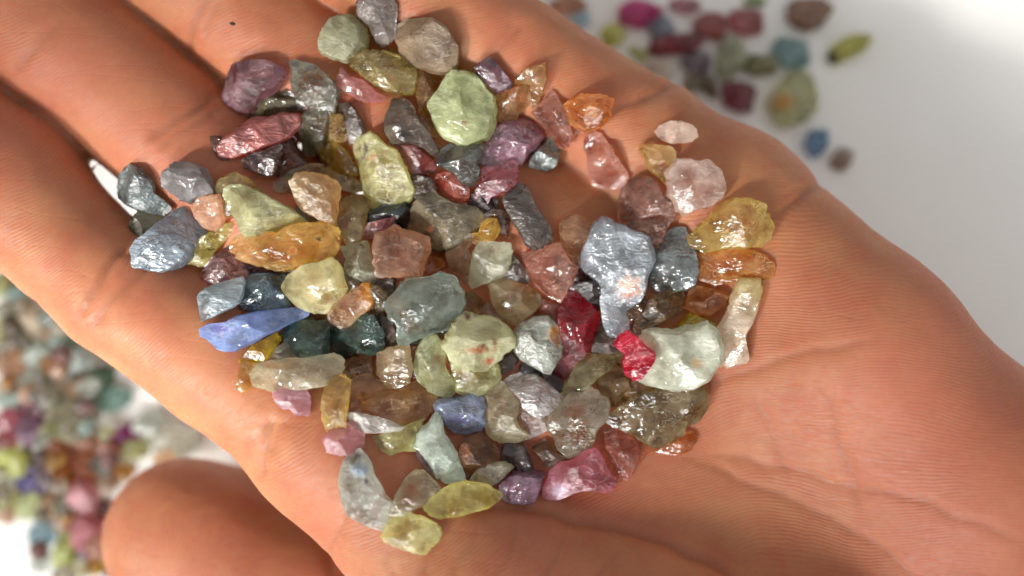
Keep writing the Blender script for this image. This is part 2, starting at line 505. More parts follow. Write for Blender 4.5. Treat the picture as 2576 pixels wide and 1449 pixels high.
# ridge phase (mm across the friction ridges)
X, Y = P[:, 0], P[:, 1]
ridge = (np.hypot(X - 62, Y + 150) + 2.4 * value_noise(xy / 16.0, 21) + 0.6 * value_noise(xy / 7.0, 22) + 0.3 * P[:, 2])
a = hm.attributes.new('ridge', 'FLOAT', 'POINT'); a.data.foreach_set('value', ridge.astype(np.float32))
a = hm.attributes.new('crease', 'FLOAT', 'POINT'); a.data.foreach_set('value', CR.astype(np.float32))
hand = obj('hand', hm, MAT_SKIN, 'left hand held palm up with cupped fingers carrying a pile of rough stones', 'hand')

# ------------------------------------------------------------------ height map that the stones are dropped onto
HB = 0.6
HX0, HY0, HNX, HNY = -122.0, -92.0, 410, 310
def hbin(x, y): return ((x - HX0) / HB).astype(int), ((y - HY0) / HB).astype(int)
HMAP = np.full((HNX, HNY), -1e3)
bx, by = hbin(P[:, 0], P[:, 1])
ok = (bx >= 0) & (bx < HNX) & (by >= 0) & (by < HNY)
np.maximum.at(HMAP, (bx[ok], by[ok]), P[ok, 2])
for _ in range(2):
    nb = HMAP.copy()
    for dx, dy in ((1, 0), (-1, 0), (0, 1), (0, -1)):
        nb = np.maximum(nb, np.roll(np.roll(HMAP, dx, 0), dy, 1) - 0.25)
    HMAP = np.where(HMAP < -500, nb, HMAP)
HMAP = np.maximum(HMAP, TABLE_Z)
TMAP = np.full((HNX, HNY), float(TABLE_Z))
# ------------------------------------------------------------------ rough stones
def resample(poly, n):
    poly = np.asarray(poly, float)
    seg = np.roll(poly, -1, 0) - poly
    L = np.hypot(seg[:, 0], seg[:, 1]); c = np.concatenate([[0], np.cumsum(L)])
    s = np.linspace(0, c[-1], n, endpoint=False)
    i = np.clip(np.searchsorted(c, s, side='right') - 1, 0, len(poly) - 1)
    f = (s - c[i]) / np.maximum(L[i], 1e-9)
    return poly[i] + f[:, None] * seg[i]

def poly_area_centroid(p):
    x, y = p[:, 0], p[:, 1]; x2, y2 = np.roll(x, -1), np.roll(y, -1)
    cr = x * y2 - x2 * y; A = cr.sum() / 2
    return A, np.array([((x + x2) * cr).sum(), ((y + y2) * cr).sum()]) / (6 * A)

RT = np.array([1.0, 0.955, 0.90, 0.83, 0.75, 0.66, 0.56, 0.46, 0.36, 0.26, 0.16, 0.07])
RB = np.array([0.93, 0.78, 0.58, 0.35, 0.12])
NR = 60
def stone_faces(nr, nt, nb):
    F = []
    for r in range(nt - 1):
        for i in range(nr):
            j = (i + 1) % nr
            F.append((r * nr + i, r * nr + j, (r + 1) * nr + j, (r + 1) * nr + i))
    ct = nt * nr
    for i in range(nr): F.append(((nt - 1) * nr + i, (nt - 1) * nr + (i + 1) % nr, ct))
    b0 = ct + 1
    for r in range(nb):
        for i in range(nr):
            j = (i + 1) % nr
            up = (i, j) if r == 0 else (b0 + (r - 1) * nr + i, b0 + (r - 1) * nr + j)
            F.append((up[1], up[0], b0 + r * nr + i, b0 + r * nr + j))
    cb = b0 + nb * nr
    for i in range(nr): F.append((b0 + (nb - 1) * nr + (i + 1) % nr, b0 + (nb - 1) * nr + i, cb))
    return F
FACES = stone_faces(NR, len(RT), len(RB))
FACES_FAR = stone_faces(28, 6, 3)
STONES = []

def build_stone(pts_px, rgb, kind, label, group, hmap, seed, thick=1.0, facets=7, scoops=4, light=0.7,
                stains=(), second=None, lift=0.0, far=False, flat=0.0):
    if kind == 'c' and sum(rgb) > 495: kind = 'p'
    nr = 28 if far else NR
    rt = np.array([1.0, 0.9, 0.75, 0.55, 0.33, 0.12]) if far else RT
    rb = np.array([0.85, 0.55, 0.2]) if far else RB
    base = np.asarray(pts_px, float)
    zmid = (TABLE_Z + 2) if far else -5.0
    for it in range(3):
        k = S * (CAM_D - zmid) / CAM_D
        poly = np.stack([(base[:, 0] - 1288) * k, -(base[:, 1] - 724.5) * k], 1)
        A, c = poly_area_centroid(poly)
        if A < 0: poly = poly[::-1]; A = -A
        rim = resample(poly, nr) - c
        # soften the traced corners a little, then chip the edge
        rim = 1.055 * (0.9 * rim + 0.05 * (np.roll(rim, 1, 0) + np.roll(rim, -1, 0)))
        cov = np.cov(rim.T); ev, evec = np.linalg.eigh(cov)
        minor = 2 * math.sqrt(2 * ev[0]); major = 2 * math.sqrt(2 * ev[1])
        size = math.sqrt(A)
        chip = 1 + 0.042 * value_noise(np.stack([np.arange(nr) * 0.9, np.full(nr, seed * 1.7)], 1), seed) \
                 + 0.020 * value_noise(np.stack([np.arange(nr) * 0.37, np.full(nr, seed * 0.7)], 1), seed + 5)
        rim = rim * chip[:, None]
        Ht = thick * 0.50 * minor; Hb = thick * 0.22 * minor
        pw = 3.6 + 2.4 * np.random.default_rng(seed + 1).random()
        ang = np.arctan2(rim[:, 1], rim[:, 0]); rad = np.hypot(rim[:, 0], rim[:, 1])
        o = np.argsort(ang)
        def frac(x, y):
            th = np.arctan2(y, x)
            R = np.interp(th, np.concatenate([ang[o] - 2 * np.pi, ang[o], ang[o] + 2 * np.pi]), np.tile(rad[o], 3))
            return np.hypot(x, y) / np.maximum(R, 1e-6)
        dome = lambda tt: Ht * np.power(np.clip(1 - tt ** pw, 0, 1), 0.50)
        belly = lambda tt: -Hb * np.power(np.clip(1 - tt ** 2.2, 0, 1), 0.7)
        # where it comes to rest
        bx0, by0 = hbin(np.array([c[0] + rim[:, 0].min()]), np.array([c[1] + rim[:, 1].min()]))
        bx1, by1 = hbin(np.array([c[0] + rim[:, 0].max()]), np.array([c[1] + rim[:, 1].max()]))
        gx, gy = np.meshgrid(np.clip(np.arange(bx0[0], bx1[0] + 1), 0, HNX - 1), np.clip(np.arange(by0[0], by1[0] + 1), 0, HNY - 1), indexing='ij')
        lx = HX0 + (gx + 0.5) * HB - c[0]; ly = HY0 + (gy + 0.5) * HB - c[1]
        tt = frac(lx, ly)
        ins = tt < 1.0
        if ins.sum() < 3: ins = tt <= np.sort(tt.ravel())[3]
        h = hmap[gx[ins], gy[ins]]
        hc = np.maximum(h, np.percentile(h, 55) - 4.0)
        Amat = np.stack([lx[ins], ly[ins], np.ones(ins.sum())], 1)
        sol = np.linalg.lstsq(Amat, hc, rcond=None)[0]
        sl = sol[:2] * 0.75
        m = np.hypot(*sl)
        if m > 0.45: sl *= 0.45 / m
        if far: sl *= 0
        z0 = np.percentile(h - (lx[ins] * sl[0] + ly[ins] * sl[1]) - belly(tt[ins]), 78) + lift
        zmid = z0 + 0.35 * Ht
    # vertices
    def surf(xy, tl):
        z = dome(tl)
        rr = np.random.default_rng(seed + 2)
        for q in range(facets):
            if rr.random() < light * (1.0 if q < 2 else 0.35): az = math.radians(rr.normal(244, 24)); ti = math.radians(rr.normal(27, 6))
            else: az = rr.random() * 2 * np.pi; ti = math.radians(rr.uniform(12, 52))
            d0 = size * rr.uniform(0.02, 0.34)
            t0 = min(0.95, d0 / (0.5 * size))
            zc = dome(np.array([t0]))[0] * rr.uniform(0.72, 0.95)
            z = np.minimum(z, zc - math.tan(ti) * (xy[:, 0] * math.cos(az) + xy[:, 1] * math.sin(az) - d0))
        for q in range(scoops):
            az = rr.random() * 2 * np.pi; d0 = size * rr.uniform(0.15, 0.5)
            R = size * rr.uniform(0.28, 0.75)
            cx, cy = d0 * math.cos(az), d0 * math.sin(az)
            zs = dome(np.array([min(0.97, d0 / (0.55 * size))]))[0]
            cz = zs + R * rr.uniform(0.78, 0.93)
            dd = (xy[:, 0] - cx) ** 2 + (xy[:, 1] - cy) ** 2
            cut = np.where(dd < R * R, cz - np.sqrt(np.maximum(R * R - dd, 0)), 1e9)
            z = np.minimum(z, np.maximum(cut, 0.10 * Ht * (1 - tl)))
        z = np.maximum(z, 0.06 * Ht * (1 - tl ** 4) - 0.0)
        if flat: z = np.minimum(z, Ht * (1 - flat) + 0.10 * (xy[:, 0] * 0.6 + xy[:, 1]))
        z += (1 - tl ** 6) * size * (0.010 * value_noise(xy / (size * 0.16), seed) + 0.008 * value_noise(xy / (size * 0.07), seed + 9))
        return z
    V, TL = [], []
    wob = np.random.default_rng(seed + 3).normal(0, 0.05 * size, 2)
    for q in rt:
        ring = rim * q + wob * (1 - q)
        V.append(np.column_stack([ring, surf(ring, np.full(nr, q))])); 
    ct = wob[None]
    V.append(np.column_stack([ct, surf(ct, np.zeros(1))]))
    for q in rb:
        ring = rim * q
        V.append(np.column_stack([ring, belly(np.full(nr, q)) * (1 + 0.25 * value_noise(ring / (size * 0.3), seed + 4))]))
    V.append(np.array([[0, 0, belly(np.zeros(1))[0]]]))
    V = np.concatenate(V)
    V[:, 2] += V[:, 0] * sl[0] + V[:, 1] * sl[1]
    # update the height map with this stone's upper side
    top = z0 + dome(tt[ins]) * 0.86 + lx[ins] * sl[0] + ly[ins] * sl[1]
    hmap[gx[ins], gy[ins]] = np.maximum(hmap[gx[ins], gy[ins]], top)
    me = mesh_from('rough_gemstone', V, FACES_FAR if far else FACES)
    if not far: me.set_sharp_from_angle(angle=math.radians(17))
    # body colour, colour zoning and stains belong to the stone
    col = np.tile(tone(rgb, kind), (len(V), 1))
    st = np.zeros(len(V))
    if second is not None:
        (sx, sy), (ex, ey), rgb2 = second
        p0 = np.array([(sx - 1288) * k, -(sy - 724.5) * k]) - c; p1 = np.array([(ex - 1288) * k, -(ey - 724.5) * k]) - c
        u = ((V[:, :2] - p0) @ (p1 - p0)) / ((p1 - p0) @ (p1 - p0)) + 0.15 * value_noise(V[:, :2] / 1.2, seed)
        u = np.clip(u, 0, 1); u = u * u * (3 - 2 * u)
        col = col * (1 - u[:, None]) + tone(rgb2, kind)[None] * u[:, None]
    v = 1 + 0.10 * value_noise(V / (size * 0.35), seed + 6)
    col = col * v[:, None]
    for (sx, sy, rx, ry, rgb2) in stains:
        rx, ry = max(rx * 1.25, 8.5), max(ry * 1.25, 8.5)
        p0 = np.array([(sx - 1288) * k, -(sy - 724.5) * k]) - c
        nz = 0.45 * value_noise(V[:, :2] / 0.45, seed + 7)
        e = np.exp(-(np.hypot((V[:, 0] - p0[0]) / (rx * k), (V[:, 1] - p0[1]) / (ry * k)) * (1 + nz)) ** 4)
        e *= (np.arange(len(V)) < len(rt) * nr + 1)
        col = col * (1 - e[:, None]) + lin(rgb2)[None] * e[:, None]
        st = np.maximum(st, e)
    ca = me.color_attributes.new('tint', 'FLOAT_COLOR', 'POINT')
    ca.data.foreach_set('color', np.column_stack([np.clip(col, 0, 0.96), np.ones(len(V))]).astype(np.float32).ravel())
    a = me.attributes.new('stain', 'FLOAT', 'POINT'); a.data.foreach_set('value', st.astype(np.float32))
    o = obj('rough_gemstone', me, MAT_GEM[kind], label, 'gemstone', group, loc=(c[0] * MM, c[1] * MM, z0 * MM))
    STONES.append((o, c, z0))
    return o

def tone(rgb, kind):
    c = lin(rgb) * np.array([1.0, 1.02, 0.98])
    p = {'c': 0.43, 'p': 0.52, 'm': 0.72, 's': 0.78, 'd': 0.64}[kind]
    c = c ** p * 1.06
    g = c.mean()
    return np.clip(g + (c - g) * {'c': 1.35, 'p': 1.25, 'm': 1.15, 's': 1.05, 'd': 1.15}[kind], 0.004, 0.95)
# crops of the photograph in which the outlines were measured: letter -> (scale, x offset, y offset) in photo units
Q = 0.8587
CROP = {'A': (.35547, 300 * Q, 0), 'B': (.35547, 1000 * Q, 0), 'C': (.35547, 300 * Q, 450 * Q), 'D': (.35547, 1000 * Q, 450 * Q),
        'E': (.35547, 1600 * Q, 300 * Q), 'F': (.35547, 600 * Q, 900 * Q), 'G': (.35547, 1300 * Q, 850 * Q),
        'H': (.3000, 700 * Q, 1200 * Q), 'J': (.4000, 1500 * Q, 0), 'K': (.5857, 0, 700 * Q), 'L': (.5853, 2000 * Q, 700 * Q),
        'M': (.33333, 1000 * Q, 1200 * Q),
        'N': (.33201, 557 * Q, 352 * Q), 'O': (.33201, 557 * Q, 879 * Q), 'R': (.50369, 1319 * Q, 586 * Q)}
def crop(c, x, y):
    k, ox, oy = CROP[c]
    return (ox + x * k, oy + y * k)

# layer, crop, colour, kind, outline, label, options
GEMS = [
(1, 'A', (128, 116, 112), 'm', '1795,20 1860,-20 1960,-45 2060,-40 2085,60 2060,230 2010,290 1960,300 1920,260 1880,170 1800,110', 'grey lilac stone cut by the top edge, on the ring finger', {}),
(1, 'A', (158, 155, 120), 'm', '1600,130 1700,90 1770,95 1830,150 1870,220 1865,320 1800,390 1730,435 1640,425 1560,380 1530,320 1560,210', 'round dull green pebble at the top, below left of the grey lilac one', {'thick': 1.1}),
(.4, 'B', (128, 100, 74), 'm', '370,240 400,160 500,130 650,140 750,200 820,330 830,440 780,490 700,510 560,470 460,430 400,340', 'large blurred brown grey pebble at the top, lying against the little finger', {}),
(1, 'B', (165, 145, 80), 'c', '100,380 180,345 300,350 430,380 480,430 525,450 520,600 500,665 400,665 300,630 200,580 100,490 50,450', 'olive yellow block below the round dull green pebble at the top', {'stains': [(1032, 152, 4, 3, (60, 40, 25))]}),
(0, 'B', (165, 100, 45), 'c', '520,500 560,430 650,450 740,500 760,560 720,700 720,900 700,980 640,960 560,830 530,690', 'orange brown clear stone mostly hidden left of the big pale green oval', {}),
(2, 'B', (200, 206, 152), 'm', '800,480 880,490 960,530 1020,580 1050,640 1090,670 1085,750 1075,900 1040,960 960,1010 900,1030 840,1020 760,990 700,940 650,850 620,740 640,680 690,640 730,570 760,510', 'biggest pale green oval pebble with pearly skin, upper middle of the pile', {'thick': .85, 'facets': 8, 'scoops': 5, 'stains': [(1154, 176, 4, 3, (120, 70, 30)), (1168, 314, 3, 4, (120, 70, 30))]}),
(0, 'B', (84, 46, 58), 'd', '930,480 1050,400 1110,460 1210,590 1180,620 1090,650 1030,600 960,560', 'dark plum stone right of the big pale green oval', {}),
(1, 'B', (172, 128, 76), 'c', '1225,580 1290,490 1380,470 1440,455 1450,580 1410,680 1350,760 1335,600', 'tan crystal standing up beside the little finger crease', {}),
(1, 'B', (168, 115, 68), 'c', '1090,670 1200,630 1335,600 1345,720 1260,790 1240,840 1090,845', 'brown tan block touching the right side of the big pale green oval', {}),
(.5, 'B', (150, 95, 80), 'c', '1440,700 1490,650 1540,700 1590,820 1640,960 1610,1020 1540,1030 1500,960 1440,900 1400,840 1350,790', 'dusty pinkish brown wedge between the shiny lilac stone and the amber one', {}),
(0, 'B', (180, 92, 34), 'c', '1600,720 1700,670 1830,670 1920,700 1910,820 1840,890 1740,920 1640,880 1600,800 1580,740', 'glowing orange amber stone tucked into the crease of the little finger', {'lift': .6}),
(1.5, 'B', (172, 116, 138), 's', '1100,880 1160,840 1260,825 1360,825 1400,880 1450,940 1380,1030 1320,1090 1280,1150 1240,1180 1000,1160 970,1150 1020,1050 1030,960', 'lilac pink stone with one broad shiny flat face, right of the big oval', {'light': 1, 'facets': 2, 'scoops': 0, 'thick': .8}),
(2, 'B', (140, 150, 146), 's', '1490,935 1520,990 1545,1100 1510,1180 1450,1205 1380,1195 1325,1180 1340,1120 1390,1060 1450,1000', 'small steel grey drop shaped stone right of the shiny lilac stone', {}),
(0, 'B', (92, 92, 88), 'd', '660,1120 700,1050 780,1010 880,1030 1020,1010 1010,1080 960,1160 980,1200 940,1300 860,1320 800,1230 740,1200 680,1170', 'dark grey stone under the lower edge of the big pale green oval', {}),
(0, 'B', (92, 76, 66), 'd', '330,760 360,690 450,690 520,760 560,850 640,970 690,1060 640,1090 560,1040 440,1010 350,1020 300,920 310,820', 'dark taupe stone lying left of the big pale green oval', {}),
(.2, 'B', (125, 48, 44), 'd', '370,1030 520,1015 570,1060 640,1130 670,1190 600,1230 500,1245 450,1150 410,1090', 'dull dark red stone right of the speckled yellow one', {}),
(2, 'B', (196, 190, 122), 'c', '90,1000 170,945 220,945 280,1000 330,1040 390,1060 430,1140 460,1200 490,1280 515,1350 490,1400 420,1457 330,1492 250,1462 180,1467 150,1370 130,1250 100,1120 75,1040', 'tall yellow green stone with dark brown specks at its top', {'facets': 8, 'scoops': 5, 'stains': [(923, 376, 9, 13, (60, 38, 15)), (913, 398, 4, 4, (70, 40, 15)), (1018, 471, 5, 6, (80, 45, 15)), (905, 375, 4, 7, (90, 55, 20)), (945, 400, 12, 4, (170, 110, 50))]}),
(1, 'B', (190, 98, 82), 'c', '650,1280 680,1230 760,1215 830,1260 870,1290 910,1350 890,1440 800,1415 720,1370 660,1320', 'small smooth salmon red pebble above the big grey brown rock', {'scoops': 1}),
(2, 'B', (165, 88, 100), 'c', '1000,1180 1080,1170 1200,1130 1250,1150 1245,1240 1240,1290 1190,1340 1110,1380 1060,1395 1040,1440 980,1440 950,1400 955,1340 1000,1280 990,1220', 'rose purple chip lying below the shiny lilac stone', {}),
(1, 'A', (122, 66, 98), 'd', '870,520 900,460 1010,435 1150,440 1270,480 1310,540 1240,640 1120,700 1040,770 970,785 880,740 820,700 815,650 840,570', 'violet purple stone at the upper left of the pile, between two fingers', {'second': ((480, 240), (560, 190), (118, 72, 80))}),
(1.5, 'A', (108, 104, 88), 'd', '1325,430 1400,425 1500,465 1570,510 1640,580 1670,640 1640,720 1630,800 1560,800 1480,760 1420,720 1350,670 1325,560 1330,500', 'grey green stone with a bright edge right of the violet one', {}),
(.5, 'A', (105, 94, 68), 'd', '990,790 1040,740 1120,700 1300,640 1370,690 1450,770 1300,810 1200,820 1080,825 1010,815', 'dark olive sliver between the violet and the long red stone', {}),
(1, 'A', (225, 130, 128), 'c', '1640,590 1690,465 1730,530 1790,545 1860,570 1930,640 2010,690 1960,720 1850,720 1780,690 1690,630', 'pink chip with a pale tip, below the olive yellow block', {'second': ((640, 240), (590, 175), (240, 180, 175))}),
(2, 'A', (188, 84, 76), 's', '830,1050 850,990 960,900 1050,820 1160,820 1240,785 1380,790 1390,870 1340,940 1270,1010 1180,1040 1060,1080 930,1120 850,1105', 'long red pink bar with a pale frosted side, upper left of the pile', {'light': .9, 'facets': 3, 'scoops': 1}),
(0, 'A', (105, 62, 46), 'd', '755,960 830,960 880,990 870,1060 880,1105 900,1130 830,1130 790,1080 770,1020', 'brown stone end sticking out left of the long red pink bar', {}),
(1, 'A', (86, 82, 60), 'c', '1400,830 1460,780 1530,790 1600,800 1620,860 1600,950 1560,1030 1500,1080 1440,1095 1400,1060 1390,960 1370,900', 'dark glassy olive stone at the right end of the long red pink bar', {}),
(1, 'A', (148, 112, 58), 'c', '1610,810 1700,810 1755,850 1750,930 1700,1000 1640,1000 1590,980 1600,900', 'brownish yellow lump joined to the right of the dark glassy olive one', {}),
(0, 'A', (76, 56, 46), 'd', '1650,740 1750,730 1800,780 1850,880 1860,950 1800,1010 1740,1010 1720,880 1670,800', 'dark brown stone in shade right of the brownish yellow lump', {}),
(1.5, 'A', (190, 148, 60), 'c', '1515,1070 1580,990 1650,990 1720,1050 1770,1120 1810,1200 1800,1240 1700,1240 1620,1210 1590,1150', 'yellow honey stone touching the left of the tall speckled one', {}),
(0, 'A', (82, 56, 52), 'd', '975,1130 1060,1080 1150,1060 1240,1020 1270,1040 1250,1150 1210,1240 1150,1250 1040,1200 990,1180', 'dark brown violet stone under the long red pink bar', {}),
(.5, 'A', (160, 132, 92), 'c', '1230,1300 1330,1220 1440,1160 1550,1150 1620,1210 1750,1240 1830,1300 1830,1340 1740,1350 1600,1320 1450,1330 1340,1370 1260,1360', 'pale smoky flat stone behind the bumpy peach one', {}),
(1, 'C', (100, 112, 114), 's', '80,200 110,130 200,80 260,90 290,140 340,170 370,230 365,280 440,340 480,380 400,430 320,420 210,395 130,350 70,290', 'dark blue grey lump, leftmost stone, on the index finger', {}),
(1, 'C', (120, 116, 118), 'm', '410,190 420,140 510,60 620,60 730,110 770,180 790,280 760,310 680,310 610,350 540,320 460,270 410,230', 'smooth round slate grey pebble second from the left', {'thick': 1.1, 'scoops': 1}),
(0, 'C', (160, 140, 82), 'c', '800,240 820,180 940,135 1000,160 1080,220 1130,280 1050,330 960,400 900,440 850,430 810,330', 'olive stone peeking out behind the big pale green pyramid', {}),
(1.5, 'C', (228, 162, 128), 'c', '610,380 680,295 850,290 860,360 865,440 830,500 780,545 690,520 640,460', 'small peach pink cube with a white glint, left side of the pile', {'light': 1}),
(1, 'C', (172, 168, 124), 'm', '870,270 920,230 1010,230 1120,280 1240,340 1340,400 1400,450 1435,490 1330,520 1260,560 1130,575 990,580 940,480 910,400 880,330', 'large pale grey green pyramid above the long orange stone', {'light': .8, 'facets': 6, 'scoops': 1}),
(0, 'C', (98, 94, 74), 'd', '180,520 250,400 290,365 350,395 410,430 400,520 300,600 190,570', 'small dark grey stone hidden behind the big blue grey one', {}),
(2, 'C', (162, 178, 196), 's', '240,620 320,560 400,470 480,380 540,365 600,410 650,500 700,580 640,660 600,760 540,800 480,825 380,830 240,805 230,740 220,670', 'big pale blue grey stone on the index finger, lower left of the slate pebble', {'light': .9}),
(2.1, 'C', (180, 164, 80), 'c', '600,740 660,660 720,590 800,540 880,500 940,505 930,550 870,610 800,680 750,750 690,795 610,775', 'finger shaped olive yellow stone leaning on the big blue grey one', {}),
(2, 'C', (236, 152, 66), 'c', '890,640 920,600 1010,560 1120,550 1230,560 1320,500 1430,490 1560,480 1630,530 1660,600 1640,700 1590,770 1440,780 1360,810 1220,825 1080,790 960,740 910,690', 'long bright orange stone lying across the left of the pile', {'facets': 8, 'stains': [(741, 632, 7, 4, (180, 90, 20)), (798, 600, 4, 3, (70, 30, 10))], 'second': ((700, 620), (600, 640), (232, 165, 105))}),
(2, 'C', (216, 156, 98), 'c', '1330,200 1370,140 1450,130 1560,150 1640,190 1670,240 1660,320 1650,430 1650,500 1590,500 1500,450 1410,400 1370,340 1345,270', 'bumpy peach amber stone with a shiny bulge, left of the speckled one', {'light': .9}),
(1, 'C', (162, 138, 88), 'c', '1660,400 1700,310 1770,280 1850,290 1880,330 1870,420 1850,560 1830,620 1740,640 1680,590 1650,500', 'khaki oval between the bumpy peach and the speckled yellow stone', {}),
(1, 'C', (158, 84, 88), 'c', '1840,560 1890,490 2060,450 2065,510 1990,540 1920,600 1850,590', 'small rose red splinter above the coppery brown stone', {}),
(1, 'C', (146, 98, 100), 'c', '670,910 700,840 780,740 880,650 950,740 1000,800 1040,810 1010,880 900,900 800,930', 'mauve brown wedge under the left end of the long orange stone', {}),
(2, 'C', (178, 194, 206), 's', '660,1020 690,970 770,930 860,900 960,875 990,900 985,980 965,1060 880,1110 780,1160 715,1180 690,1100', 'silver blue block with a bright ridge below the mauve wedge', {'light': .9}),
(1, 'C', (80, 102, 116), 'd', '990,920 1060,850 1200,850 1290,860 1260,940 1300,1010 1310,1080 1200,1110 1080,1130 960,1100 980,1000', 'dark steel blue stone right of the silver blue block', {}),
(2, 'C', (216, 208, 150), 'c', '1250,950 1300,870 1400,800 1540,770 1620,740 1680,800 1700,880 1725,950 1690,1020 1620,1070 1580,1130 1480,1130 1380,1100 1300,1020', 'large cream yellow stone with rippled white glints, under the long orange one', {'light': 1, 'facets': 8}),
(2.2, 'C', (150, 172, 236), 'm', '710,1240 760,1205 870,1195 960,1145 1100,1120 1260,1100 1340,1095 1410,1130 1400,1165 1320,1200 1230,1250 1130,1300 1060,1340 950,1390 830,1380 780,1320 730,1290', 'long cornflower blue splinter at the left of the pile', {'light': .9, 'thick': 1.2, 'stains': [(555, 828, 26, 13, (112, 112, 176))]}),
(2.1, 'C', (200, 156, 118), 'c', '1590,1130 1640,1060 1720,1000 1800,950 1850,910 1890,920 1910,980 1925,1050 1890,1100 1820,1150 1750,1220 1690,1245 1620,1210 1590,1180', 'tan pebble with a bright orange end, right of the cream yellow stone', {'second': ((885, 755), (925, 735), (232, 95, 18)), 'light': .9}),
(1, 'C', (165, 166, 134), 'c', '1670,660 1740,650 1865,620 1890,720 1940,830 1945,910 1920,930 1840,900 1740,860 1710,800 1720,750', 'pale grey green flat crystal between the long orange and coppery stones', {}),
(2, 'F', (62, 88, 78), 'd', '570,240 560,170 620,95 720,75 780,100 860,90 880,140 860,240 870,300 840,370 740,390 670,370 600,310', 'dark bottle green block right of the cornflower blue splinter', {}),
(1, 'F', (46, 66, 60), 'd', '880,140 1000,150 1100,60 1180,40 1240,110 1280,180 1290,260 1240,330 1180,340 1060,330 960,380 900,330 875,250', 'blackish teal stone with sharp glints under the orange ended pebble', {'light': .8}),
(.6, 'F', (236, 158, 24), 'c', '250,380 330,270 420,220 490,185 525,235 480,310 440,370 390,400 330,410', 'bright amber yellow stone below the cornflower blue splinter', {}),
(.3, 'F', (220, 160, 80), 'c', '215,560 240,450 250,380 340,400 360,480 350,560 270,610', 'pale honey stone on the index finger left of the long cream one', {}),
(2, 'F', (236, 214, 178), 'c', '325,440 360,410 460,380 580,365 700,370 830,345 880,335 950,370 960,420 930,500 880,550 760,575 620,590 480,585 360,550 340,490', 'long cream white stone below the bottle green block', {'light': .9, 'facets': 8}),
(0, 'F', (205, 150, 165), 'c', '470,600 500,540 640,540 710,590 740,640 740,765 640,765 610,720 550,720 490,650', 'pale lilac pink chip under the long cream white stone', {}),
(2, 'F', (206, 164, 82), 'c', '820,640 840,560 890,510 960,500 1015,530 1015,650 1005,760 1000,860 985,900 940,930 910,930 870,870 830,800 820,720', 'upright golden olive stone right of the long cream one', {'light': .8}),
(1, 'F', (208, 136, 146), 'c', '835,930 870,880 940,860 1000,830 1040,800 1060,870 1120,900 1110,1000 1040,1040 960,1050 870,1020', 'crinkled rosy pink stone under the foot of the golden olive one', {}),
(0, 'F', (150, 104, 68), 'c', '970,430 1040,360 1170,345 1185,470 1180,510 1080,510 1000,500 960,480', 'brown pebble between the long cream stone and the tan cube', {}),
(1.6, 'F', (188, 160, 120), 'c', '1210,330 1290,300 1380,265 1440,280 1450,340 1465,440 1440,540 1350,580 1290,580 1240,520 1210,470', 'tan grey cube with a white lower face, centre left of the pile', {'light': 1}),
(0, 'F', (228, 150, 88), 'c', '1010,520 1180,480 1250,540 1400,560 1480,540 1540,600 1640,650 1600,760 1470,830 1380,850 1200,800 1020,780', 'big flat orange brown translucent slab at the bottom of the pile', {'thick': .5}),
(1.6, 'F', (196, 200, 152), 'c', '1490,360 1520,260 1590,200 1640,205 1690,270 1710,350 1690,430 1740,490 1770,580 1750,630 1680,650 1580,600 1500,520 1475,430', 'clear pale green stone pinched at its waist, right of the tan cube', {}),
(2, 'G', (214, 210, 165), 'm', '0,400 20,320 60,230 150,160 230,180 300,190 400,230 470,290 515,350 510,400 440,450 380,510 310,560 230,570 140,545 50,490', 'large cream green stone with rust brown scratches, centre of the pile', {'light': .8, 'stains': [(1216, 868, 10, 5, (120, 55, 15)), (1205, 880, 26, 5, (176, 98, 40)), (1228, 910, 9, 7, (190, 90, 40)), (1177, 796, 10, 5, (110, 55, 15)), (1142, 802, 4, 9, (120, 60, 20)), (1246, 861, 4, 5, (130, 70, 25))]}),
(1, 'G', (190, 188, 128), 'c', '40,500 100,500 200,520 300,530 370,520 400,590 390,660 330,700 270,750 150,750 90,720 80,650', 'pale olive stone under the rust scratched cream green one', {'light': .9}),
(2, 'G', (198, 202, 190), 's', '510,290 560,240 650,195 740,190 800,240 840,290 850,370 830,470 790,530 755,595 700,580 610,530 540,490 500,430', 'colourless stone with an orange yellow stain, left of the long ruby', {'light': .8, 'stains': [(1394, 836, 14, 15, (205, 145, 40)), (1400, 856, 6, 16, (170, 95, 20))]}),
(1.5, 'G', (120, 4, 16), 'd', '915,-36 975,4 1035,84 1095,144 1110,214 1075,294 1065,364 1020,440 940,530 880,610 830,655 780,620 755,570 790,530 820,470 830,380 810,260 800,200 820,130 850,80 880,20', 'long deep ruby red stone in the middle right of the pile', {'facets': 8}),
(2.2, 'E', (186, 196, 210), 's', '350,870 400,815 470,830 510,880 580,890 660,920 740,950 760,1010 780,1080 760,1160 720,1230 700,1340 650,1440 610,1540 590,1600 540,1648 430,1630 400,1530 390,1420 370,1300 340,1240 270,1190 235,1150 240,1080 270,1020 310,920', 'big silvery tooth shaped stone with an orange spot', {'light': .8, 'facets': 10, 'scoops': 7, 'thick': .8, 'stains': [(1584, 727, 17, 16, (214, 118, 75)), (1580, 718, 26, 22, (205, 165, 145))]}),
(1.6, 'E', (124, 132, 134), 's', '750,1130 800,1030 860,930 930,890 985,880 1015,940 1040,1020 1070,1120 1075,1210 1050,1300 970,1330 890,1345 790,1330 740,1270', 'dark grey triangular stone with silvery foot, right of the big tooth', {'light': .9}),
(1, 'E', (190, 158, 78), 'c', '1030,940 1090,890 1170,800 1270,700 1330,680 1450,680 1540,730 1570,800 1600,880 1580,950 1520,1020 1400,1030 1310,1030 1230,1040 1140,1055 1060,1010', 'large golden yellow pebble at the right of the pile, on open palm', {'scoops': 5, 'light': .4}),
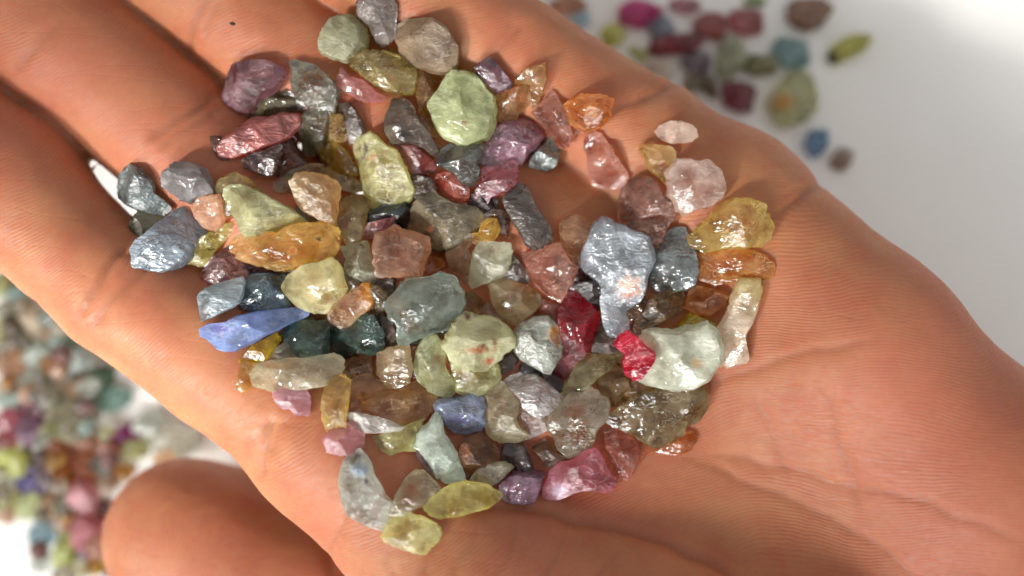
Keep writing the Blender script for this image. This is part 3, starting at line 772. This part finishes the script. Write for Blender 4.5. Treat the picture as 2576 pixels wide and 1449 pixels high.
(.5, 'E', (205, 130, 64), 'c', '1060,1080 1150,1050 1300,1040 1430,1040 1530,1080 1600,1160 1580,1240 1480,1280 1350,1270 1210,1290 1120,1250 1080,1170', 'flat orange brown stone directly below the golden yellow pebble', {'thick': .7}),
(0, 'G', (190, 110, 50), 'c', '1710,120 1750,0 1800,-30 1900,-10 2020,40 1980,110 1880,180 1780,170', 'orange brown pebble left of the cream splinter', {}),
(1.2, 'L', (236, 212, 190), 'm', '160,380 190,330 220,230 240,180 330,185 335,230 320,290 300,360 265,420 275,470 290,530 215,545 160,545 150,480 140,410', 'tall cream splinter standing at the right edge of the pile', {'light': .3, 'facets': 3, 'second': ((1850, 800), (1880, 715), (228, 208, 150))}),
(2, 'G', (214, 216, 196), 'm', '1390,340 1420,290 1500,280 1600,280 1650,290 1700,260 1790,255 1850,230 1920,270 1950,330 1970,400 1960,490 1920,570 1870,640 1800,690 1720,710 1600,710 1500,690 1420,660 1370,620 1380,560 1400,480 1410,400', 'large frosty white green shell shaped stone at the right', {'light': .8, 'facets': 7, 'scoops': 5, 'stains': [(1745, 915, 13, 9, (205, 175, 135))]}),
(2.3, 'G', (196, 20, 44), 'd', '1210,400 1240,330 1300,290 1370,330 1420,390 1480,430 1490,500 1440,560 1400,630 1350,640 1290,590 1260,510 1280,460', 'bright red stone touching the left of the frosty white green one', {'light': .8}),
(.5, 'G', (214, 166, 30), 'c', '1650,290 1680,230 1740,170 1830,190 1920,230 1930,330 1850,370 1700,350', 'bright yellow stone behind the top of the frosty white green one', {}),
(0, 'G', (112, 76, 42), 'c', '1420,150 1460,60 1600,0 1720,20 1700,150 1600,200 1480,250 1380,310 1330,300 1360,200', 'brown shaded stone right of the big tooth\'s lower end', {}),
(2, 'G', (208, 196, 194), 's', '430,650 480,610 560,590 650,605 720,650 790,710 855,770 840,810 770,860 680,910 610,880 550,830 530,770 470,700', 'pale lilac silver leaf shaped stone below the colourless stained one', {'light': .9}),
(1.8, 'G', (158, 150, 100), 'c', '835,710 870,660 920,570 980,470 1060,440 1150,440 1250,445 1280,480 1240,530 1150,580 1060,650 1000,710 930,750 850,745', 'grey olive blade pointing right, below the long ruby', {'light': .6}),
(1.7, 'G', (188, 176, 142), 'c', '280,770 310,710 380,660 430,670 480,730 535,790 530,860 510,910 540,970 605,1020 560,1060 480,1085 400,1080 320,1040 290,980 300,850', 'clear tan stone right of the light blue cube', {'light': .8}),
(1, 'G', (205, 182, 176), 'c', '510,910 550,830 620,850 700,880 730,930 740,990 660,1030 570,1070 500,1050 500,970', 'pale pinkish clear stone under the lilac silver leaf', {}),
(1.5, 'G', (165, 156, 134), 'c', '730,900 800,850 850,790 900,740 980,750 1040,700 1100,740 1170,790 1180,850 1140,940 1080,1000 1060,1080 1040,1130 960,1170 880,1190 830,1150 790,1100 800,1060 740,990 725,940', 'large clear smoky stone in two lobes, lower right of the pile', {'facets': 8, 'scoops': 4}),
(1, 'G', (122, 104, 68), 'c', '1135,920 1200,880 1290,810 1400,730 1500,700 1600,680 1750,680 1840,700 1860,760 1840,850 1800,930 1720,970 1700,1030 1600,1110 1520,1120 1440,1090 1340,1020 1240,980 1170,950', 'big flat smoky brown stone below the frosty white green one', {'thick': .55, 'light': .2, 'facets': 3}),
(.3, 'G', (186, 100, 48), 'c', '1400,1110 1500,1080 1620,1080 1720,1000 1790,1010 1800,1060 1750,1140 1620,1170 1550,1160 1450,1140', 'small orange brown stone under the flat smoky brown one', {}),
(.8, 'G', (140, 64, 48), 'c', '1145,1010 1150,980 1250,1000 1340,1040 1390,1130 1380,1210 1330,1290 1300,1350 1250,1310 1200,1210 1150,1130', 'reddish brown pointed stone below the flat smoky brown one', {}),
(1.6, 'M', (178, 86, 100), 'c', '1530,620 1550,570 1570,500 1620,430 1660,400 1720,405 1760,390 1820,330 1880,300 1930,310 1970,360 2000,440 2030,500 2080,530 2060,590 2010,630 1930,610 1850,610 1750,630 1660,680 1590,690 1540,660', 'large rose pink stone with a silvery corner, lowest at the right', {'light': 1, 'facets': 8, 'stains': [(1408, 1238, 20, 17, (215, 190, 210))]}),
(1.6, 'M', (138, 92, 118), 's', '1195,580 1240,530 1310,480 1420,480 1540,490 1520,560 1490,640 1450,715 1340,715 1240,690 1200,640', 'purple stone with white streaks left of the rose pink one', {'light': 1}),
(1, 'M', (182, 170, 145), 'c', '970,530 1000,480 1060,420 1130,405 1230,405 1270,430 1300,455 1250,500 1180,560 1090,600 1020,580', 'small clear straw stone right of the mint white splinter', {}),
(.5, 'M', (128, 70, 36), 'd', '870,370 900,260 960,210 1050,190 1120,250 1190,330 1190,380 1130,420 1050,440 990,480 960,530 930,450', 'rusty brown rough stone right of the mint white splinter', {'stains': [(1160, 1130, 20, 16, (150, 80, 35))]}),
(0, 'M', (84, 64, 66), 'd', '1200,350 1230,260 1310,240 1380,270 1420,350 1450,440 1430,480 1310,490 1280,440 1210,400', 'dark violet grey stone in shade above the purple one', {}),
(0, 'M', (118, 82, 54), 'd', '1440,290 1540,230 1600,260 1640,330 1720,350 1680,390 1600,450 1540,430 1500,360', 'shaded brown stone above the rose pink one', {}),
(2, 'M', (222, 236, 222), 'm', '525,270 560,200 600,150 650,130 680,70 710,35 740,50 760,120 775,200 830,270 870,340 900,430 930,500 930,560 870,570 790,540 720,500 690,430 640,370 590,310', 'mint white splinter with a forked top, bottom of the pile', {'light': .6, 'scoops': 4}),
(.8, 'M', (136, 98, 106), 'c', '560,310 640,330 720,400 740,500 720,520 640,450 570,360', 'mauve sliver under the left side of the mint white splinter', {}),
(1, 'M', (216, 212, 138), 'c', '250,200 350,170 470,130 540,110 605,85 600,140 560,220 540,280 560,320 470,310 380,335 320,310 270,250', 'pale lemon flake left of the mint white splinter', {'thick': .7}),
(2, 'F', (218, 210, 204), 's', '1025,745 1080,740 1180,770 1260,790 1340,830 1410,855 1380,880 1260,895 1120,890 1060,870 1030,810', 'thin silver white flake above the pale lemon flake', {'light': 1, 'facets': 2, 'thick': .8}),
(2.1, 'F', (166, 178, 216), 's', '1620,680 1660,650 1760,640 1850,620 1890,595 1950,610 1980,660 1975,760 1990,830 1950,880 1860,905 1780,900 1720,850 1670,770 1630,730', 'light blue cube with a dark violet core, lower middle', {'light': .8, 'stains': [(1155, 1055, 26, 10, (120, 122, 168))]}),
(1, 'H', (182, 184, 172), 'c', '830,600 850,500 900,400 950,355 1010,350 1060,400 1110,480 1130,560 1180,650 1230,740 1290,790 1270,870 1240,940 1200,1020 1120,1000 1010,950 910,905 870,820 840,700', 'long colourless moonlike stone with black dots, at the bottom left', {'light': .6, 'facets': 8, 'thick': .8, 'stains': [(897, 1146, 8, 6, (60, 45, 30)), (888, 1156, 8, 7, (120, 90, 60)), (925, 1207, 4, 4, (40, 35, 30)), (905, 1182, 18, 13, (165, 180, 198))]}),
(1.1, 'H', (180, 164, 130), 'c', '1250,890 1290,780 1340,670 1400,570 1460,530 1540,530 1590,580 1650,640 1690,680 1600,740 1550,800 1480,830 1400,870 1300,890', 'clear olive grey wedge right of the moonlike stone', {}),
(2, 'H', (216, 204, 116), 'c', '1550,790 1600,730 1700,670 1780,630 1900,610 2000,640 2090,660 2170,720 2205,760 2150,810 2060,850 1960,860 1850,890 1700,905 1630,880 1580,830', 'lemon yellow leaf shaped stone below the mint white splinter', {'light': .6, 'facets': 8}),
(2.1, 'H', (220, 216, 142), 'c', '1195,1060 1230,980 1290,910 1350,880 1420,870 1480,900 1560,920 1640,970 1690,1030 1670,1110 1600,1170 1560,1215 1450,1200 1340,1160 1220,1110', 'lemon yellow block, the lowest stone of the pile', {'light': .8, 'thick': .9}),
(1, 'E', (218, 146, 128), 'c', '275,260 340,215 390,230 440,300 490,380 520,420 570,480 580,530 560,590 500,605 400,590 340,570 310,500 300,400 280,340', 'clear pink stone alone on the palm, left of the clear rosy crystal', {'light': .3}),
(1, 'E', (236, 204, 188), 'm', '770,210 800,170 880,130 950,130 1020,145 1070,190 1075,230 1040,270 960,285 900,290 820,265', 'small white oval flake, highest on the open palm at right', {'thick': .8}),
(1, 'E', (224, 170, 98), 'c', '660,340 680,305 750,295 820,305 890,310 920,350 920,400 880,450 870,500 880,560 850,570 780,510 720,450 700,400', 'honey yellow triangular chip below the small white oval flake', {}),
(1.5, 'E', (214, 184, 172), 'c', '860,490 900,430 920,400 1000,395 1080,410 1160,410 1230,480 1260,540 1275,580 1240,680 1190,720 1100,750 1000,785 940,760 900,680 870,640 870,560', 'large clear rosy crystal right of the honey yellow chip', {'facets': 8, 'scoops': 5, 'light': .5}),
(.5, 'E', (158, 104, 88), 'c', '525,680 560,590 620,540 720,520 770,560 800,620 850,680 920,730 900,830 850,880 740,880 620,880 530,850 525,760', 'smoky brown rose stone above the big silvery tooth', {}),
(1, 'E', (150, 98, 78), 'c', '540,870 700,830 840,815 850,900 820,980 790,1040 720,1040 640,950', 'brown wedge between the big silvery tooth and the smoky rose stone', {}),
(1.2, 'D', (208, 148, 102), 'c', '1550,500 1570,470 1660,420 1720,450 1780,480 1780,560 1740,650 1710,720 1680,790 1630,780 1590,720 1560,620 1550,560', 'upright peach amber stone at the left shoulder of the big tooth', {'light': .6}),
(1, 'D', (176, 110, 92), 'c', '1285,720 1350,690 1450,640 1550,635 1570,700 1640,790 1680,800 1640,900 1590,1000 1550,1050 1480,1010 1400,930 1330,880 1310,800', 'dusty rose brown wedge pointing down, left of the big tooth', {'light': .4}),
(1, 'D', (84, 66, 56), 's', '1145,320 1200,250 1270,200 1320,230 1360,330 1420,430 1470,500 1500,580 1470,640 1360,680 1300,640 1260,560 1210,470 1160,390', 'long dark brown grey rough stone beside the bare palm', {'light': .3}),
(1, 'D', (112, 98, 76), 'm', '465,530 490,400 530,310 600,250 660,260 720,320 830,360 930,370 1000,430 1060,470 980,510 950,560 860,590 850,640 770,680 620,680 560,640 500,600', 'big matte grey brown rock right of the speckled yellow stone', {'light': .3, 'stains': [(1080, 577, 4, 6, (190, 120, 70))]}),
(1.5, 'D', (190, 132, 44), 'c', '970,560 990,490 1060,455 1100,470 1125,540 1090,600 1050,620 950,640 920,620 860,600 850,570 950,560', 'small mustard amber stone on the edge of the big grey brown rock', {}),
(2, 'D', (184, 122, 90), 'c', '225,620 240,560 320,540 370,500 430,540 540,560 610,590 615,680 590,760 560,850 440,880 350,880 260,870 230,770', 'coppery brown stone with a round white sheen, centre of the pile', {'light': .9, 'facets': 3, 'scoops': 2}),
(1.5, 'D', (208, 158, 128), 'c', '735,710 780,640 850,610 920,600 930,640 890,670 910,720 930,760 920,830 900,920 870,920 820,860 760,800', 'glassy peach stone left of the small white green crystal', {'light': .8}),
(2, 'D', (220, 222, 192), 'c', '915,790 930,700 980,620 1030,605 1100,630 1200,640 1210,690 1200,770 1160,850 1080,900 1000,920 920,955 900,910', 'sparkling white green crystal in the very centre of the pile', {'light': .8}),
(.9, 'D', (94, 74, 70), 's', '1200,700 1260,760 1310,840 1330,920 1280,920 1200,900 1130,870 1150,780', 'dark shiny stone right of the white green crystal', {}),
(2, 'D', (142, 160, 148), 'c', '305,1080 340,1010 400,960 430,890 520,880 600,875 690,845 760,860 820,920 850,990 855,1080 830,1180 740,1240 640,1270 560,1300 480,1340 410,1345 390,1300 400,1220 340,1160', 'large grey teal stone with a bright ridge, below the coppery one', {'facets': 8, 'light': .6}),
(1.5, 'D', (188, 166, 122), 'c', '1050,920 1110,890 1180,880 1260,910 1330,950 1390,990 1420,1050 1380,1110 1320,1150 1260,1220 1200,1205 1100,1130 1060,1040', 'clear khaki stone under the white green crystal', {'light': .6}),
(.5, 'D', (148, 106, 62), 'c', '860,980 930,980 990,1030 1030,1060 990,1080 950,1130 880,1120 850,1050', 'small brown stone right of the large grey teal one', {}),
(1, 'D', (194, 144, 116), 'c', '960,1130 990,1070 1060,1050 1110,1100 1190,1160 1190,1210 1150,1210 1050,1180', 'pinkish tan chip above the rust scratched cream green stone', {}),
(1, 'D', (170, 106, 98), 'c', '1360,1160 1400,1110 1420,1030 1540,1070 1550,1120 1520,1190 1440,1200', 'rosy brown chip between the clear khaki stone and the ruby', {}),
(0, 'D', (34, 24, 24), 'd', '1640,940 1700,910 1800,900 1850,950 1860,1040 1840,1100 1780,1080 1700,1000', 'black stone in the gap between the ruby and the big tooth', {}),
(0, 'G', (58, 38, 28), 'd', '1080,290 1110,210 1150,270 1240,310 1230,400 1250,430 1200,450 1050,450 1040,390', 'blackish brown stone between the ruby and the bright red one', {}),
(.5, 'G', (128, 92, 54), 'c', '1080,640 1140,590 1200,540 1260,560 1310,640 1320,720 1290,770 1280,800 1190,830 1160,780 1100,720', 'shiny brown stone under the right end of the grey olive blade', {}),
(.7, 'G', (76, 60, 58), 'd', '380,520 440,460 510,440 530,500 490,560 420,600 395,570', 'small dark grey stone left of the black one under the colourless stone', {}),
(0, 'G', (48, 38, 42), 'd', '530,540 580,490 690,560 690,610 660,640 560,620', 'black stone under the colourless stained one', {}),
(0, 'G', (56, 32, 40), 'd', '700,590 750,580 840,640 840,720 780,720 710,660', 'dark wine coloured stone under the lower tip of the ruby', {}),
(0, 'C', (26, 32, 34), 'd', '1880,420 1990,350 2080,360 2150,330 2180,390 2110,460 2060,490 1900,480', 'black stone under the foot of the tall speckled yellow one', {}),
(0, 'D', (170, 84, 40), 'c', '580,700 700,740 740,790 670,840 580,850', 'orange brown stone at the right of the coppery one', {}),
(.5, 'D', (108, 98, 72), 'c', '210,930 260,940 320,1000 330,1090 260,1140 200,1130 200,1030', 'dull olive stone left of the large grey teal one', {}),
(1, 'F', (182, 170, 142), 'c', '460,370 490,290 570,250 620,290 680,370 640,400 540,400', 'pale grey stone behind the left of the bottle green block', {}),
(0, 'D', (80, 50, 40), 'd', '1000,430 1060,390 1160,400 1190,470 1170,570 1080,560', 'dark brown stone under the right end of the big grey brown rock', {}),
(-1, 'N', (70, 28, 20), 'd', '600,180 760,120 840,280 900,330 760,420 640,430', 'dark maroon shade filler stone in the gap below the long red pink bar', {}),  # from here down: filler stones added to darken the gaps in the pile
(-1, 'N', (66, 42, 32), 'd', '1660,400 1830,430 1870,520 1780,580 1690,640 1660,540', 'dark brown filler stone in the gap right of the speckled yellow one', {}),
(-1, 'N', (34, 12, 12), 'd', '2100,540 2200,560 2330,600 2320,720 2220,710 2110,660', 'blackish red shade filler stone in the gap under the rose purple chip', {}),  # stands in for a shadowed void between the stones
(-1, 'N', (30, 14, 16), 'd', '1320,660 1500,700 1660,680 1670,860 1560,900 1380,860 1320,780', 'blackish wine shade filler stone in the gap above the coppery one', {}),  # black void of the gap, built as a stone
(-1, 'N', (84, 32, 24), 'd', '410,1090 600,1060 820,1110 860,1190 650,1210 450,1190', 'dark red filler stone hidden under the right of the long orange one', {}),
(-1, 'N', (112, 100, 70), 'd', '1080,980 1160,1120 1340,1220 1330,1290 1180,1310 1120,1180', 'olive filler stone hidden left of the pale flat crystal', {}),
(-1, 'N', (62, 34, 26), 'd', '1380,1160 1560,1180 1540,1320 1440,1340 1380,1260', 'dark brown filler stone hidden under the coppery one', {}),
(-1, 'N', (96, 78, 46), 'd', '800,640 900,700 1010,770 960,820 860,800 800,740', 'dark olive filler stone in the gap below the bumpy peach one', {}),
(-1, 'O', (66, 40, 26), 'd', '1440,90 1540,160 1600,340 1500,380 1420,300 1400,180', 'dark brown filler stone in the gap right of the blackish teal one', {}),
(-1, 'O', (98, 38, 30), 'd', '1620,300 1740,260 1760,420 1740,580 1660,600 1620,460', 'dark red filler stone in the gap right of the tan cube', {}),
(-1, 'O', (64, 36, 24), 'd', '1900,90 2020,60 2020,220 1880,300 1700,330 1640,290 1780,240', 'dark brown filler stone in the gap below the large grey teal one', {}),
(-1, 'O', (130, 86, 54), 'c', '620,220 740,230 740,400 640,400 600,320', 'brown filler stone in the gap left of the bottle green block', {}),
(-1, 'R', (90, 50, 20), 'd', '880,560 960,480 1040,520 1040,620 980,690 900,660', 'dark amber filler stone in the gap right of the big tooth tip', {}),
(-1, 'R', (130, 76, 22), 'c', '860,900 960,860 1080,900 1100,980 940,1040 870,1030', 'dark honey filler stone in the gap left of the flat smoky brown one', {}),
(-1, 'R', (168, 96, 40), 'c', '1200,880 1280,890 1300,960 1270,1030 1210,1000', 'small amber filler stone under the lower edge of the frosty white green one', {}),
(-1, 'R', (70, 30, 22), 'd', '540,330 680,330 760,400 680,460 560,440', 'dark red brown filler stone in the gap above the ruby', {}),  # filler stone added over dark red skin in the gap
]

seed = 100
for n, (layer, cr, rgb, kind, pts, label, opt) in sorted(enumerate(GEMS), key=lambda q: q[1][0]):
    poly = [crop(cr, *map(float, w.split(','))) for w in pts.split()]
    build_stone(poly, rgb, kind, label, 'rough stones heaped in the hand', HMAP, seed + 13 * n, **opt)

# ------------------------------------------------------------------ stones lying on the table, out of focus
# crop, x, y, width, height, turn, colour, plain words
FAR = [
('K', 20, 180, 60, 60, 10, (150, 112, 84), 'brown'), ('K', 62, 232, 90, 54, 20, (130, 152, 145), 'grey teal'), ('K', 22, 300, 76, 62, 0, (150, 142, 122), 'grey'),
('K', 100, 285, 84, 50, -10, (206, 186, 158), 'cream'), ('K', 10, 392, 64, 86, 0, (196, 200, 122), 'lime green'), ('K', 62, 372, 72, 96, 15, (112, 96, 78), 'dark taupe'),
('K', 150, 352, 104, 92, 0, (190, 168, 138), 'tan'), ('K', 195, 425, 64, 56, 30, (200, 158, 126), 'peach'), ('K', 92, 442, 66, 60, 0, (122, 112, 92), 'khaki grey'),
('K', 160, 494, 116, 90, 10, (196, 208, 195), 'silvery'), ('K', 270, 440, 110, 84, -15, (86, 120, 100), 'dark green'), ('K', 40, 545, 112, 128, 0, (168, 116, 84), 'brown'),
('K', 150, 602, 112, 94, 20, (172, 172, 158), 'grey'), ('K', 330, 562, 126, 110, 0, (206, 216, 212), 'clear white'), ('K', 345, 505, 104, 60, 20, (196, 206, 198), 'silvery'),
('K', 432, 600, 84, 92, 20, (66, 112, 82), 'green'), ('K', 482, 692, 120, 84, -20, (150, 196, 186), 'aqua'), ('K', 40, 682, 104, 74, 0, (142, 162, 152), 'grey teal'),
('K', 262, 642, 104, 90, 0, (216, 198, 174), 'cream'), ('K', 290, 775, 152, 174, 0, (166, 160, 130), 'khaki'), ('K', 208, 690, 66, 60, 0, (150, 150, 130), 'grey'),
('K', 138, 742, 152, 104, 10, (100, 48, 60), 'dark plum'), ('K', 40, 802, 104, 116, 0, (150, 60, 74), 'dull ruby'), ('K', 112, 824, 106, 92, 0, (122, 84, 110), 'purple'),
('K', 24, 868, 66, 70, 0, (124, 42, 42), 'dark red'), ('K', 532, 842, 106, 66, -5, (160, 36, 128), 'magenta'), ('K', 384, 884, 152, 72, 0, (222, 156, 130), 'salmon'),
('K', 474, 905, 92, 60, 10, (206, 136, 126), 'salmon pink'), ('K', 562, 912, 106, 80, -10, (196, 196, 146), 'pale olive'), ('K', 752, 878, 174, 106, -10, (228, 226, 212), 'white'),
('K', 645, 795, 124, 98, 0, (226, 230, 224), 'clear white'), ('K', 242, 902, 84, 72, 0, (156, 72, 42), 'rust'), ('K', 142, 924, 94, 92, 0, (112, 92, 84), 'grey brown'),
('K', 48, 962, 112, 112, 0, (206, 210, 124), 'lime green'), ('K', 232, 962, 84, 80, 0, (190, 136, 62), 'amber'), ('K', 352, 992, 136, 118, 0, (146, 62, 30), 'rust brown'),
('K', 262, 1024, 92, 80, 0, (178, 104, 42), 'amber brown'), ('K', 138, 1062, 134, 92, 20, (92, 82, 152), 'violet blue'), ('K', 20, 1030, 66, 42, 0, (224, 228, 228), 'white'),
('K', 205, 1022, 62, 84, -20, (92, 78, 84), 'dark grey'), ('K', 512, 1012, 96, 62, 0, (202, 116, 32), 'orange'), ('K', 445, 1062, 74, 70, 0, (220, 196, 176), 'cream'),
('K', 30, 1112, 92, 62, 0, (220, 210, 146), 'pale yellow'), ('K', 106, 1152, 104, 86, 10, (196, 206, 146), 'pale green'), ('K', 222, 1132, 84, 92, 0, (222, 176, 136), 'peach'),
('K', 284, 1132, 52, 112, 10, (112, 106, 88), 'olive grey'), ('K', 346, 1112, 124, 108, 0, (190, 126, 134), 'pink'), ('K', 242, 1222, 84, 80, 0, (226, 202, 184), 'pale pink'),
('K', 170, 1270, 92, 92, 8, (124, 160, 180), 'blue'), ('K', 314, 1212, 72, 60, 0, (176, 116, 64), 'brown orange'), ('K', 372, 1262, 116, 118, 0, (190, 104, 112), 'rose'),
('K', 280, 1335, 76, 172, 12, (200, 206, 122), 'lime green'), ('K', 342, 1362, 74, 42, 10, (196, 166, 196), 'lilac'), ('K', 412, 1332, 72, 92, 0, (156, 90, 64), 'brown'),
('K', 402, 1420, 92, 58, 0, (206, 156, 74), 'honey'), ('K', 455, 1385, 60, 88, 0, (196, 186, 126), 'pale olive'), ('K', 340, 1432, 82, 52, 0, (216, 206, 166), 'cream'),
('K', 484, 1440, 56, 42, 0, (124, 50, 62), 'dark red'), ('K', 705, 948, 84, 50, -10, (216, 156, 116), 'peach'), ('K', 300, 320, 60, 50, 10, (120, 135, 115), 'moss grey'),
('J', 350, 30, 230, 120, 10, (182, 120, 96), 'rosy brown'), ('J', 440, 112, 112, 92, 0, (172, 196, 214), 'light blue'), ('J', 800, 82, 280, 168, 10, (192, 58, 120), 'magenta pink'),
('J', 640, 214, 172, 134, 0, (206, 202, 112), 'lime'), ('J', 800, 335, 124, 82, 20, (206, 210, 144), 'pale lime'), ('J', 940, 165, 156, 134, 0, (124, 128, 148), 'blue grey'),
('J', 1085, 28, 204, 104, 10, (150, 84, 98), 'mauve'), ('J', 1250, 152, 196, 190, 20, (150, 72, 68), 'dull red'), ('J', 1030, 275, 306, 142, -12, (122, 16, 26), 'dark ruby'),
('J', 1480, 132, 226, 182, 8, (126, 50, 52), 'maroon'), ('J', 1530, 8, 136, 56, 0, (122, 138, 84), 'green'), ('J', 1860, 92, 282, 196, -5, (130, 92, 72), 'brown'),
('J', 1168, 395, 204, 150, 10, (96, 80, 90), 'dark grey violet'), ('J', 1140, 515, 130, 124, 0, (146, 130, 106), 'grey tan'), ('J', 1242, 540, 96, 166, -15, (88, 66, 46), 'dark brown'),
('J', 1372, 360, 176, 316, 18, (166, 168, 140), 'pale sage'), ('J', 1560, 402, 232, 158, 0, (126, 122, 76), 'olive'), ('J', 1775, 325, 236, 168, 32, (138, 172, 176), 'pale blue'),
('J', 2115, 300, 300, 122, -26, (172, 168, 72), 'olive yellow'), ('J', 1440, 592, 196, 216, 12, (112, 40, 48), 'maroon'), ('J', 1770, 622, 272, 336, 12, (184, 184, 138), 'pale green'),
('J', 1918, 892, 136, 186, 10, (80, 116, 156), 'blue'), ('J', 2082, 1002, 176, 122, -32, (156, 130, 116), 'mauve brown'), ('J', 925, 425, 204, 124, 0, (222, 206, 192), 'pale pink'),
]
fr = random.Random(5)
more = [((150, 112, 84), 'brown'), ((176, 168, 150), 'grey'), ((206, 190, 160), 'cream'), ((120, 110, 96), 'taupe'), ((190, 196, 186), 'silvery'),
        ((196, 150, 120), 'peach'), ((110, 66, 60), 'dark red'), ((196, 196, 140), 'pale lime'), ((140, 156, 150), 'grey teal'), ((176, 116, 60), 'amber')]
tries = 0
while tries < 3000 and len(FAR) < 116:
    tries += 1
    x, y = fr.uniform(-20, 620), fr.uniform(150, 1449)
    if y < 150 + 0.85 * x or x > 330 + 0.28 * (y - 400) or (x < 150 and y > 1215) or (x > 440 and y > 1060) or (x > 330 and y < 470): continue
    if any(f[0] == 'K' and math.hypot((f[1] - x) / max(f[3], 60), (f[2] - y) / max(f[4], 60)) < 0.62 for f in FAR): continue
    near = {f[7] for f in sorted((f for f in FAR if f[0] == 'K'), key=lambda f: (f[1] - x) ** 2 + (f[2] - y) ** 2)[:5]}
    rgb, word = fr.choice([q for q in more if q[1] not in near])
    FAR.append(('K', x, y, fr.uniform(52, 92), fr.uniform(44, 72), fr.uniform(-60, 60), rgb, word))
seen = set()
for n, (cr, x, y, w, h, turn, rgb, word) in enumerate(FAR):
    r = np.random.default_rng(900 + n)
    m = 8
    th = np.linspace(0, 2 * np.pi, m, endpoint=False) + r.uniform(-.3, .3, m)
    rad = r.uniform(.72, 1.14, m)
    k_ = 1.4 if cr == 'K' else 1.14
    w, h = w * k_, h * k_
    rgb = tuple(int(c * 0.97 + 6) for c in rgb)
    ax_, by_ = w / 2 * rad * np.cos(th), h / 2 * rad * np.sin(th)
    tr = math.radians(turn)
    poly = [crop(cr, x + a * math.cos(tr) - b * math.sin(tr), y + a * math.sin(tr) + b * math.cos(tr)) for a, b in zip(ax_, by_)]
    # name it by its colour and its nearest differently coloured neighbours
    heap = [f for f in FAR if f[0] == cr and f is not FAR[n]]
    def rel(f):
        dx, dy = x - f[1], y - f[2]
        return ('right of' if dx > 0 else 'left of') if abs(dx) > abs(dy) else ('below' if dy > 0 else 'above')
    near = sorted((f for f in heap if f[7] != word), key=lambda f: (f[1] - x) ** 2 + (f[2] - y) ** 2)
    side = 'lower left' if cr == 'K' else 'upper right'
    words = []
    for f in near:                      # two differently coloured neighbours that make the wording unique
        if f[7] in [q[7] for q in words]: continue
        words.append(f)
        if len(words) < 2: continue
        a_, b_ = words[0], words[-1]
        label = f'blurred {word} stone on the table, {rel(a_)} the {a_[7]}, {rel(b_)} the {b_[7]}'
        if len(label.split()) > 16: label = label.replace(' on the table', '')
        if label not in seen: break
    seen.add(label)
    kw = {}
    if word == 'pale green' and cr == 'J': kw['stains'] = [(1288 + 1690 * .4, 650 * .4, 22, 18, (205, 150, 70))]
    if word == 'olive yellow': kw['stains'] = [(1288 + 2010 * .4, 362 * .4, 17, 12, (30, 40, 60))]
    build_stone(poly, rgb, 'm' if r.random() < .6 else 'c', label, 'loose stones on the white table, ' + side, TMAP, 2000 + 17 * n, far=True, facets=4, scoops=1, **kw)

# a dark grain stuck on the ring finger
gp = px(585, 60, 0)
ix, iy = hbin(np.array([gp[0]]), np.array([gp[1]]))
zz = HMAP[ix[0], iy[0]]; gp = px(585, 60, zz)
ang = np.linspace(0, 2 * np.pi, 7, endpoint=False)
gv = [(0.42 * math.cos(a) * (1.3 if i % 3 == 0 else .8), 0.28 * math.sin(a), 0.05) for i, a in enumerate(ang)] + [(0.05, 0, 0.32), (0, 0, -0.15)]
gf = [(i, (i + 1) % 7, 7) for i in range(7)] + [((i + 1) % 7, i, 8) for i in range(7)]
mg, nt_, N_, L_, P_ = new_mat('dark_grit')
L_.new(ramp_node(nt_, noise_node(nt_, N_.new('ShaderNodeTexCoord').outputs['Object'], 3000), [(0.3, (0.006, 0.004, 0.003)), (0.7, (0.03, 0.018, 0.012))]), P_.inputs['Base Color'])
obj('sand_grain', mesh_from('sand_grain', gv, gf, smooth=False), mg, 'tiny black grain stuck to the skin of the ring finger at the top', 'grain', loc=tuple(gp * MM))
